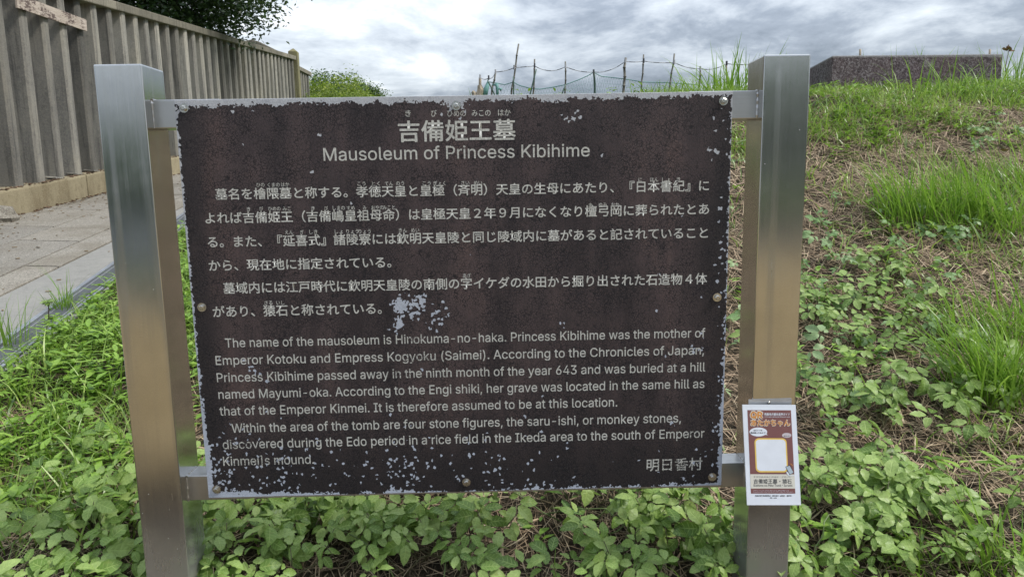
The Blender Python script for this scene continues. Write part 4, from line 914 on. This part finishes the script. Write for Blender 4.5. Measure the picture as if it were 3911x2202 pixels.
# ---- creeping vine: joined far cover
variants = [compound(5 if s % 3 else 3, s) for s in range(8)]
def d_vine(px, py, x, y):
    d = gsum(px, py, [(2130, 780, 160, 160, .5), (2260, 820, 110, 80, .6), (2100, 960, 120, 100, .55), (2330, 620, 120, 60, .55), (2500, 350, 60, 40, .9), (2540, 330, 60, 30, .8), (2060, 600, 60, 60, .5), (2050, 410, 40, 20, .5), (2330, 920, 140, 110, .6), (2060, 1080, 70, 80, .5), (1850, 620, 30, 260, .5), (1850, 900, 30, 260, .6), (2070, 170, 60, 30, .5), (2530, 560, 50, 30, .5), (2200, 680, 260, 70, .3), (700, 1370, 220, 90, .2), (1640, 1400, 180, 40, .12), (2120, 1380, 130, 80, .15), (120, 1400, 180, 60, .12)])
    return d
P, px = ground_pts(6500, -1.5, 4.6, 1.2, 6.6, d_vine); N = len(P); print('far vine leaves', N)
items = []; sel = rng.integers(0, len(variants), N); nrm = np.stack([rng.normal(0, .3, N), rng.normal(-.45, .3, N), np.ones(N)], 1); yw = rng.uniform(0, 6.28, N); P[:, 2] += rng.uniform(.03, .11, N); S = rng.uniform(.5, .98, N); M = frames(nrm, yw)
for k, (v, f, t) in enumerate(variants):
    s = sel == k; items.append(scatter(v, f, P[s], M[s], S[s], rng.uniform(.1, .95, s.sum())))
V, F, T = merge(items); M_VINE2 = mat_leaf('bank_vine_leaf', (.08, .17, .04), (.19, .33, .10), (.36, .49, .24), rough=.42, spec=.5)
o = link('vine_cover', fast_mesh('vine_cover', V, F, T, uv=blade_uv(len(V))), M_VINE2); tag(o, 'leafy green vine cover creeping over the upper bank right of the board', 'vine cover', kind='stuff')

# ---- creeping vine plants one by one
leaf_meshes = []
for v, f, t in variants:
    me = fast_mesh('leaf', v, f, t, uv=blade_uv(len(v))); me.materials.append(M_VINE); leaf_meshes.append(me)
def vine(dx, dy, n, spread, size, label, group, rise=1.0):
    B = at_ground(dx, dy); stem = MB(); r = random.Random(int(dx * 7 + dy)); pts = []
    a = r.uniform(0, 6.28); p_ = Vector((0, 0, .01)); leaves = []
    path3 = [p_.copy()]
    for k in range(n):
        a += r.uniform(-.8, .8); stp = spread / n; q = p_ + Vector((math.cos(a) * stp, math.sin(a) * stp, 0)); q.z = float(terrain(B.x + q.x, B.y + q.y)) + EYE - B.z + r.uniform(.02, .06) * rise
        path3.append(q); p_ = q
        hgt = r.uniform(.03, .10) * rise; az = r.uniform(0, 6.28); tip = q + Vector((math.cos(az) * .035, math.sin(az) * .035 - .01, hgt)); leaves.append((q, tip, az))
    stem.tube(path3, .0022, 5)
    for q, tip, az in leaves: stem.tube([q, q.lerp(tip, .5) + Vector((0, 0, .012)), tip], .0011, 4)
    o = stem.build('creeping_vine', M_STEM, None, smooth_=True, loc=B); tag(o, label, 'vine', group)
    for q, tip, az in leaves:
        l = bpy.data.objects.new('leaf', r.choice(leaf_meshes)); COL.objects.link(l); l.parent = o; l.location = tip
        nrm = np.array([[r.gauss(0, .28), r.gauss(-.5, .28), 1.0]]); m = frames(nrm, np.array([az]))[0]
        l.rotation_euler = Matrix(m.tolist()).to_euler(); l.scale = (size * r.uniform(.62, 1.22),) * 3
LB = 'five-leaflet creeping vine growing '
areas = [  # (x0, x1, y0, y1, count, leaves, size, where)
    (530, 800, 1270, 1470, 22, 6, 0.83, 'in the dense mat under the board, left half'), (780, 1060, 1270, 1470, 16, 6, 0.83, 'in the dense mat under the board, left of centre'),
    (1080, 1440, 1330, 1470, 7, 6, 0.75, 'among straw under the middle of the board'), (1460, 1640, 1275, 1420, 8, 6, 0.83, 'under the right half of the board'), (1500, 1840, 1350, 1480, 10, 6, 0.79, 'at the bottom under the right half of the board'),
    (1980, 2280, 1240, 1460, 17, 6, 0.83, 'below the small guide plate, right of the right post'), (2280, 2560, 1250, 1460, 8, 6, 0.75, 'low on the bank at the bottom right'),
    (2010, 2200, 900, 1120, 6, 6, 0.79, 'on the bank just right of the right post'), (2180, 2480, 960, 1130, 11, 6, 0.87, 'on the bank above the straw patch at right'),
    (0, 360, 1310, 1470, 12, 6, 0.83, 'at the bottom left, left of the left post'), (0, 340, 1120, 1290, 3, 5, 0.71, 'in the grass left of the left post'), (2020, 2330, 680, 900, 13, 6, 0.79, 'halfway up the bank behind the right post')]
for x0, x1, y0, y1, cnt, nl, size, where in areas:
    pts_ = [(random.uniform(x0, x1), random.uniform(y0, y1)) for _ in range(cnt)]
    ext = {min(range(cnt), key=lambda i: pts_[i][0]): 'leftmost', max(range(cnt), key=lambda i: pts_[i][0]): 'rightmost'}
    for k_, q in ((min, 'farthest back'), (max, 'nearest')):
        rest = [i for i in range(cnt) if i not in ext]
        if rest: ext[k_(rest, key=lambda i: pts_[i][1])] = q
    for i, (px_, py_) in enumerate(pts_):
        lb = ext[i] + ' of the creeping vines ' + where if i in ext else 'creeping vine, %s %s among those ' % ('upper' if py_ < (y0 + y1) / 2 else 'lower', ('left', 'centre', 'right')[min(2, int((px_ - x0) / (x1 - x0) * 3))]) + where
        vine(px_, py_, nl + random.randint(-1, 1), .28, size, lb, 'creeping vines ' + where, 1.0)

# ---- long tendrils / stems crossing
tm = MB()
for k in range(46):
    if k < 26: dx, dy = random.uniform(540, 1840), random.uniform(1290, 1440)
    elif k < 38: dx, dy = random.uniform(2020, 2540), random.uniform(700, 1440)
    else: dx, dy = random.uniform(0, 360), random.uniform(1100, 1430)
    A = at_ground(dx, dy); a = random.uniform(0, 6.28); L_ = random.uniform(.15, .4); pts = []
    for i in range(8):
        t = i / 7; x, y = A.x + math.cos(a) * L_ * t, A.y + math.sin(a) * L_ * t; a += random.uniform(-.15, .15); pts.append((x, y, float(terrain(x, y)) + EYE + .05 + .05 * math.sin(t * 3.1)))
    tm.tube(pts, [.0018] * 8, 5)
o = tm.build('vine_stems', M_STEMG, smooth_=True); tag(o, 'thin bare green runner stems arching between the vine leaves', 'vine stems', kind='stuff')

# ---- individual grass tufts
def tuft(B, n, Lr, Wr, spread, label, group=None, lean=(.05, .6), mat=None, bias=None, name='grass_tuft'):
    P = np.stack([rng.normal(0, spread, n), rng.normal(0, spread, n), np.zeros(n)], 1); P[:, 2] = terrain(B.x + P[:, 0], B.y + P[:, 1]) - terrain(B.x, B.y)
    yw = np.arctan2(P[:, 1], P[:, 0]) + rng.normal(0, .7, n)
    if bias is not None: yw = np.where(rng.uniform(size=n) < .55, bias + rng.normal(0, .6, n), yw)
    L = rng.uniform(*Lr, n); ln = rng.uniform(*lean, n); V, F, T = blades(P, yw, L, rng.uniform(*Wr, n), ln, rng.uniform(.05, .55, n), np.clip(rng.normal(.5, .22, n), 0, 1), 5)
    V[:, 2] -= .01
    o = link(name, fast_mesh(name, V, F, T), mat or M_TALL, loc=B); return tag(o, label, 'grass tuft', group)
tuft(at_path(158, 772), 75, (.06, .17), (.0012, .0022), .03, 'small green grass tuft growing out of the drain grating', lean=(.1, .6)); tuft(at_path(168, 770), 10, (.16, .30), (.0012, .002), .012, 'few long upright grass blades rising from the tuft on the drain', lean=(.0, .3))
tuft(at_path(22, 868), 34, (.10, .30), (.0014, .0028), .03, 'tall thin grass tuft at the left edge beside the drain', lean=(.0, .35))
G0 = 'arching grass clumps on the left verge'
for dx, dy, n, lb in [(60, 1010, 26, 'arching grass clump at the left edge, halfway down the verge'), (250, 1000, 30, 'bright arching grass clump in the middle of the left verge'), (340, 900, 26, 'grass clump beside the left post, just below the drain'), (90, 1190, 24, 'broad bladed grass clump low on the left verge'), (230, 1270, 22, 'light green grass clump in front of the straw gap at lower left'),
                      (350, 1120, 22, 'grass clump right against the left post, halfway up'), (25, 1350, 22, 'grass clump in the lower left corner'), (300, 1400, 14, 'few grass blades at the foot of the left post'), (150, 900, 26, 'fresh grass clump near the drain on the left verge'), (160, 1090, 20, 'grass clump left of the straw gap on the verge')]:
    tuft(at_ground(dx, dy), n, (.10, .24), (.0022, .0052), .05, lb, G0, lean=(.1, .7), mat=M_GRASS)
G1 = 'tall grass clumps on the right bank'
for (dx, dy, n, lr, sp_, lb) in [(2270, 560, 150, (.15, .50), .07, 'tall fresh green grass clump arching left, leftmost of the upper clumps on the bank'), (2350, 560, 200, (.15, .48), .08, 'dense tall grass clump in the middle of the upper group on the bank'), (2440, 545, 200, (.15, .46), .09, 'dense tall grass clump right of the middle of the upper group'),
        (2530, 580, 190, (.15, .45), .09, 'tall grass clump at the right edge, upper group'), (2560, 480, 150, (.15, .4), .09, 'tall grass clump at the right edge just under the weedy crest'), (2480, 1010, 190, (.15, .42), .06, 'tall grass clump on the lower bank near the right edge, arching left'), (2555, 1000, 200, (.15, .42), .07, 'tall grass clump cut by the right edge, lower group'),
        (2410, 860, 60, (.12, .36), .05, 'thin grass clump above the vine leaves, left of the lower clumps'), (2560, 850, 120, (.12, .38), .07, 'tall grass clump at the right edge above the lower group'), (2540, 1450, 70, (.12, .30), .05, 'grass clump in the bottom right corner'), (2320, 1440, 40, (.08, .2), .04, 'small grass clump at the bottom, right of the guide plate'),
        (2160, 1010, 16, (.1, .25), .03, 'few thin grass blades among vine leaves right of the guide plate post')]:
    tuft(at_ground(dx, dy), n, lr, (.0018, .0048), sp_, lb, G1, lean=(.05, .55), bias=math.pi * .95)
G2 = 'grass tufts along the crest'
for (dx, dy, n, lr, lb) in [(2045, 225, 46, (.25, .62), 'tall grass blades between the right post and the concrete block'), (2300, 245, 26, (.15, .42), 'grass tuft in front of the concrete block, left of its middle'), (2400, 245, 30, (.12, .40), 'grass tuft in front of the concrete block, right of its middle'), (2480, 250, 40, (.12, .45), 'grass tuft in front of the right end of the concrete block'),
        (2560, 215, 60, (.15, .5), 'grass tuft beyond the right end of the concrete block')]:
    tuft(at_ground(dx, dy), n, lr, (.002, .005), .12, lb, G2, lean=(.0, .4))
for (dx, Y, n, lr, lb) in [(1660, 6.6, 40, (.08, .25), 'low grass tuft above the board edge under the upright bamboo stake'), (1720, 7.2, 60, (.1, .32), 'leafy grass tuft by the thick green stake'), (1800, 6.9, 90, (.15, .50), 'grass tuft left of the right post, lower one'), (1850, 6.6, 110, (.2, .58), 'tall grass tuft standing against the right post on the crest'), (1760, 7.0, 70, (.12, .4), 'grass tuft halfway between the green stake and the right post'),
        (2190, 7.6, 30, (.25, .62), 'grass blades rising behind the left part of the concrete block'), (2270, 7.6, 30, (.25, .66), 'grass blades rising behind the concrete block, left of the middle'), (2350, 7.6, 34, (.25, .72), 'grass blades rising behind the middle of the concrete block'), (2450, 7.6, 26, (.2, .6), 'grass blades rising behind the right part of the concrete block'), (2548, 7.4, 40, (.25, .7), 'grass blades rising behind the right end of the concrete block'), (1240, 8.2, 30, (.15, .35), 'low green tuft at the foot of the leftmost stakes')]:
    x = ray(dx, 300)[0] * Y; n = int(n * (2.0 if Y > 7.3 else 1.0)); tuft(Vector((x, Y, float(terrain(x, Y)) + EYE)), n, lr, (.003, .0075), .16, lb, G2, lean=(.0, .5))

# withered seed head on the crest at the right edge
Y = 6.9; B = at(2533, 175, Y); B.z = float(terrain(B.x, Y)) + EYE; T_ = at(2538, 122, Y) - B; mb = MB(); mb.tube([(0, 0, 0), T_ * .6 + Vector((-.02, 0, 0)), T_], [.005, .004, .002], 5)
wv_ = mb.build('withered_weed', plain('withered_stem', (.10, .06, .035), .8), None, smooth_=True, loc=B); tag(wv_, 'withered brown weed standing above the right end of the concrete block', 'weed')
lv2, lf2 = leaflet(.06, .018, 5, .2, .5, -.3, 4); lme = fast_mesh('leaf', lv2, lf2, np.full(len(lv2), .3)); lme.materials.append(M_DEAD)
for k in range(8):
    l = bpy.data.objects.new('leaf', lme); COL.objects.link(l); l.parent = wv_; l.location = T_ * random.uniform(.9, 1.0) + Vector((random.uniform(-.03, .03), 0, 0)); l.rotation_euler = (random.uniform(-1, 1), random.uniform(-1, 1), k * .8)
# dead red-brown seedling by the drain
B = at_path(113, 845); T_ = at(119, 758, B.y - .02) - B; mb = MB(); mb.tube([(0, 0, 0), T_ * .5 + Vector((.012, 0, 0)), T_ * .93 + Vector((.006, 0, 0)), T_], [.003, .0026, .002, .0014], 6)
sl = mb.build('seedling', plain('brown_stem', (.05, .03, .025), .7), None, smooth_=True, loc=B); tag(sl, 'thin dark-stemmed seedling standing in front of the drain', 'seedling')
for k in range(7):
    l = bpy.data.objects.new('leaf', leaf_meshes[k % 8]); COL.objects.link(l); l.parent = sl; h = .97 if k < 5 else .45; l.location = T_ * h; a = k * 1.35
    m = frames(np.array([[.5 * math.cos(a + 3), .5 * math.sin(a + 3) - .2, 1.0]]), np.array([a]))[0]; l.rotation_euler = Matrix(m.tolist()).to_euler(); l.scale = (.42 if k < 5 else .6,) * 3

# ------------------------------------------------------------------ trees
def crown(cx_, cy_, cz_, rx, ry_, rz, ncl, nl, leaf, mat, seed, parent, origin, droop=.4, cl=.28, shell=.75):
    g_ = np.random.default_rng(seed); u = g_.normal(size=(ncl, 3)); u = unit(u); rr = g_.uniform(shell ** 3, 1, ncl) ** (1 / 3); lump = 1 + .16 * np.sin(u[:, 0] * 5 + seed) * np.sin(u[:, 2] * 6 + u[:, 1] * 3)
    C0 = u * (rr * lump)[:, None] * np.array([rx, ry_, rz]); k = np.repeat(np.arange(ncl), nl); N = len(k)
    off = g_.normal(size=(N, 3)) * cl * np.array([1, 1, .6]); off[:, 2] -= droop * cl * np.abs(off[:, 0] + off[:, 1]) / cl * .5
    P = C0[k] + off + np.array([cx_, cy_, cz_]) - np.array(origin)
    lv, lf = leaflet(leaf, leaf * .24, 2, 0, .3, .2, 1); nrm = g_.normal(size=(N, 3)) * .7 + np.array([0, -.1, .9]) + u[k] * .5
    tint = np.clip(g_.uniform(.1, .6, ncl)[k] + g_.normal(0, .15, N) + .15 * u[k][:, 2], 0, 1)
    V, F, T = scatter(lv, lf, P, frames(nrm, g_.uniform(0, 6.28, N)), g_.uniform(.6, 1.3, N), tint)
    return link('crown', fast_mesh('crown', V, F, T, False), mat, parent)
def tree(x, y, ztop_rel, rx, ry_, rz, mat, label, seed, ncl=120, nl=60, leaf=.09, cl=.28, group=None, trunk=.12, name='tree', shell=.6):
    gz = float(terrain(x, y)) + EYE; cz_ = ztop_rel + EYE - rz; t = empty(name, (x, y, gz)); tag(t, label, 'tree' if name != 'hedge' else 'hedge', group)
    mb = MB(); H = cz_ - gz + rz * .3; r = random.Random(seed); mb.tube([(0, 0, -.3), (r.uniform(-.1, .1), 0, H * .4), (r.uniform(-.25, .25), r.uniform(-.2, .2), H)], [trunk, trunk * .75, trunk * .3], 9)
    for k in range(7):
        a = k * .95 + r.uniform(-.3, .3); z0 = H * r.uniform(.45, .85); tip = Vector((math.cos(a) * rx * .7, math.sin(a) * ry_ * .7, cz_ - gz + rz * r.uniform(-.5, .5))); mid = Vector((tip.x * .45, tip.y * .45, (z0 + tip.z) / 2 + .1))
        mb.tube([(0, 0, z0), mid, tip], [trunk * .4, trunk * .25, trunk * .08], 6)
    mb.build('trunk', M_BARK, t, smooth_=True); crown(x, y, cz_, rx, ry_, rz, ncl, nl, leaf, mat, seed, t, (x, y, gz), cl=cl, shell=shell); return t
tree(-6.55, 14.0, 6.75, 2.75, 2.3, 2.1, M_DARKTREE, 'dark evergreen tree overhanging the fence at the top left', 4, 1150, 70, .095, .21, shell=.2)
tree(-7.9, 12.6, 5.2, 1.3, 1.3, 1.5, M_MIDTREE, 'brighter green tree behind the fence left of the dark evergreen', 9, 160, 60, .09, .22)
hz = [(812, 176, 42, 2.2, 2.0, M_MIDTREE, 'dark green tree rising behind the pale bamboo at the end of the fence', .2), (795, 190, 36, 1.6, 2.6, M_LIGHTTREE, 'pale yellow-green bamboo mass right beside the fence end', .2), (850, 195, 38, 2.2, 2.4, M_LIGHTTREE, 'pale yellow-green bamboo clump in the middle of the far hillside', .2),
      (868, 200, 44, 1.7, 2.0, M_MIDTREE, 'rounded olive tree top behind the middle of the hillside bamboo', .2), (882, 212, 40, 1.5, 1.8, M_LIGHTTREE, 'low pale bamboo clump towards the right end of the hillside', .2), (905, 207, 46, 1.2, 1.6, M_MIDTREE, 'dark green tree second from the right end of the far hillside', .2), (926, 221, 46, .95, 1.3, M_MIDTREE, 'last small dark tree at the right end of the far hillside', .2)]
for i, (dx, dy, Y, rx, rz, m, lb, lf_) in enumerate(hz):
    p_ = at(dx, dy, Y); tree(p_.x, Y, p_.z - EYE, rx, rx, rz, m, lb, 20 + i, 150, 60, .17, .34, 'trees on the far hillside', trunk=.15)
for i, (dx, dy, Y) in enumerate([(772, 232, 21), (800, 234, 21.5), (828, 238, 22)]):
    p_ = at(dx, dy, Y); tree(p_.x, Y, p_.z - EYE, .5, .5, .7, M_LIGHTTREE, ['clipped pale green shrub right at the foot of the fence end', 'clipped pale green shrub between its two neighbours above the board edge', 'clipped pale green shrub farthest right of the three above the board'][i], 40 + i, 60, 40, .06, .10, 'clipped shrubs beyond the fence', trunk=.04, name='shrub')
# trees across the road behind the viewer (they show in the polished posts)
for i in range(14):
    x = -34 + i * 5.4 + random.uniform(-1, 1); tree(x, -31 + random.uniform(-2, 2), (2.4 if i < 7 else 5.6) + random.uniform(0, 1.2), 3.4, 2.6, 2.3 if i < 7 else 3.4, M_MIDTREE, 'dark roadside tree in the row across the road behind the viewer', 60 + i, 60, 40, .45, .7, 'trees across the road behind the viewer', trunk=.2)
print('objects', len(bpy.data.objects), 'tris', sum(len(o.data.polygons) * 2 for o in bpy.data.objects if o.type == 'MESH'))
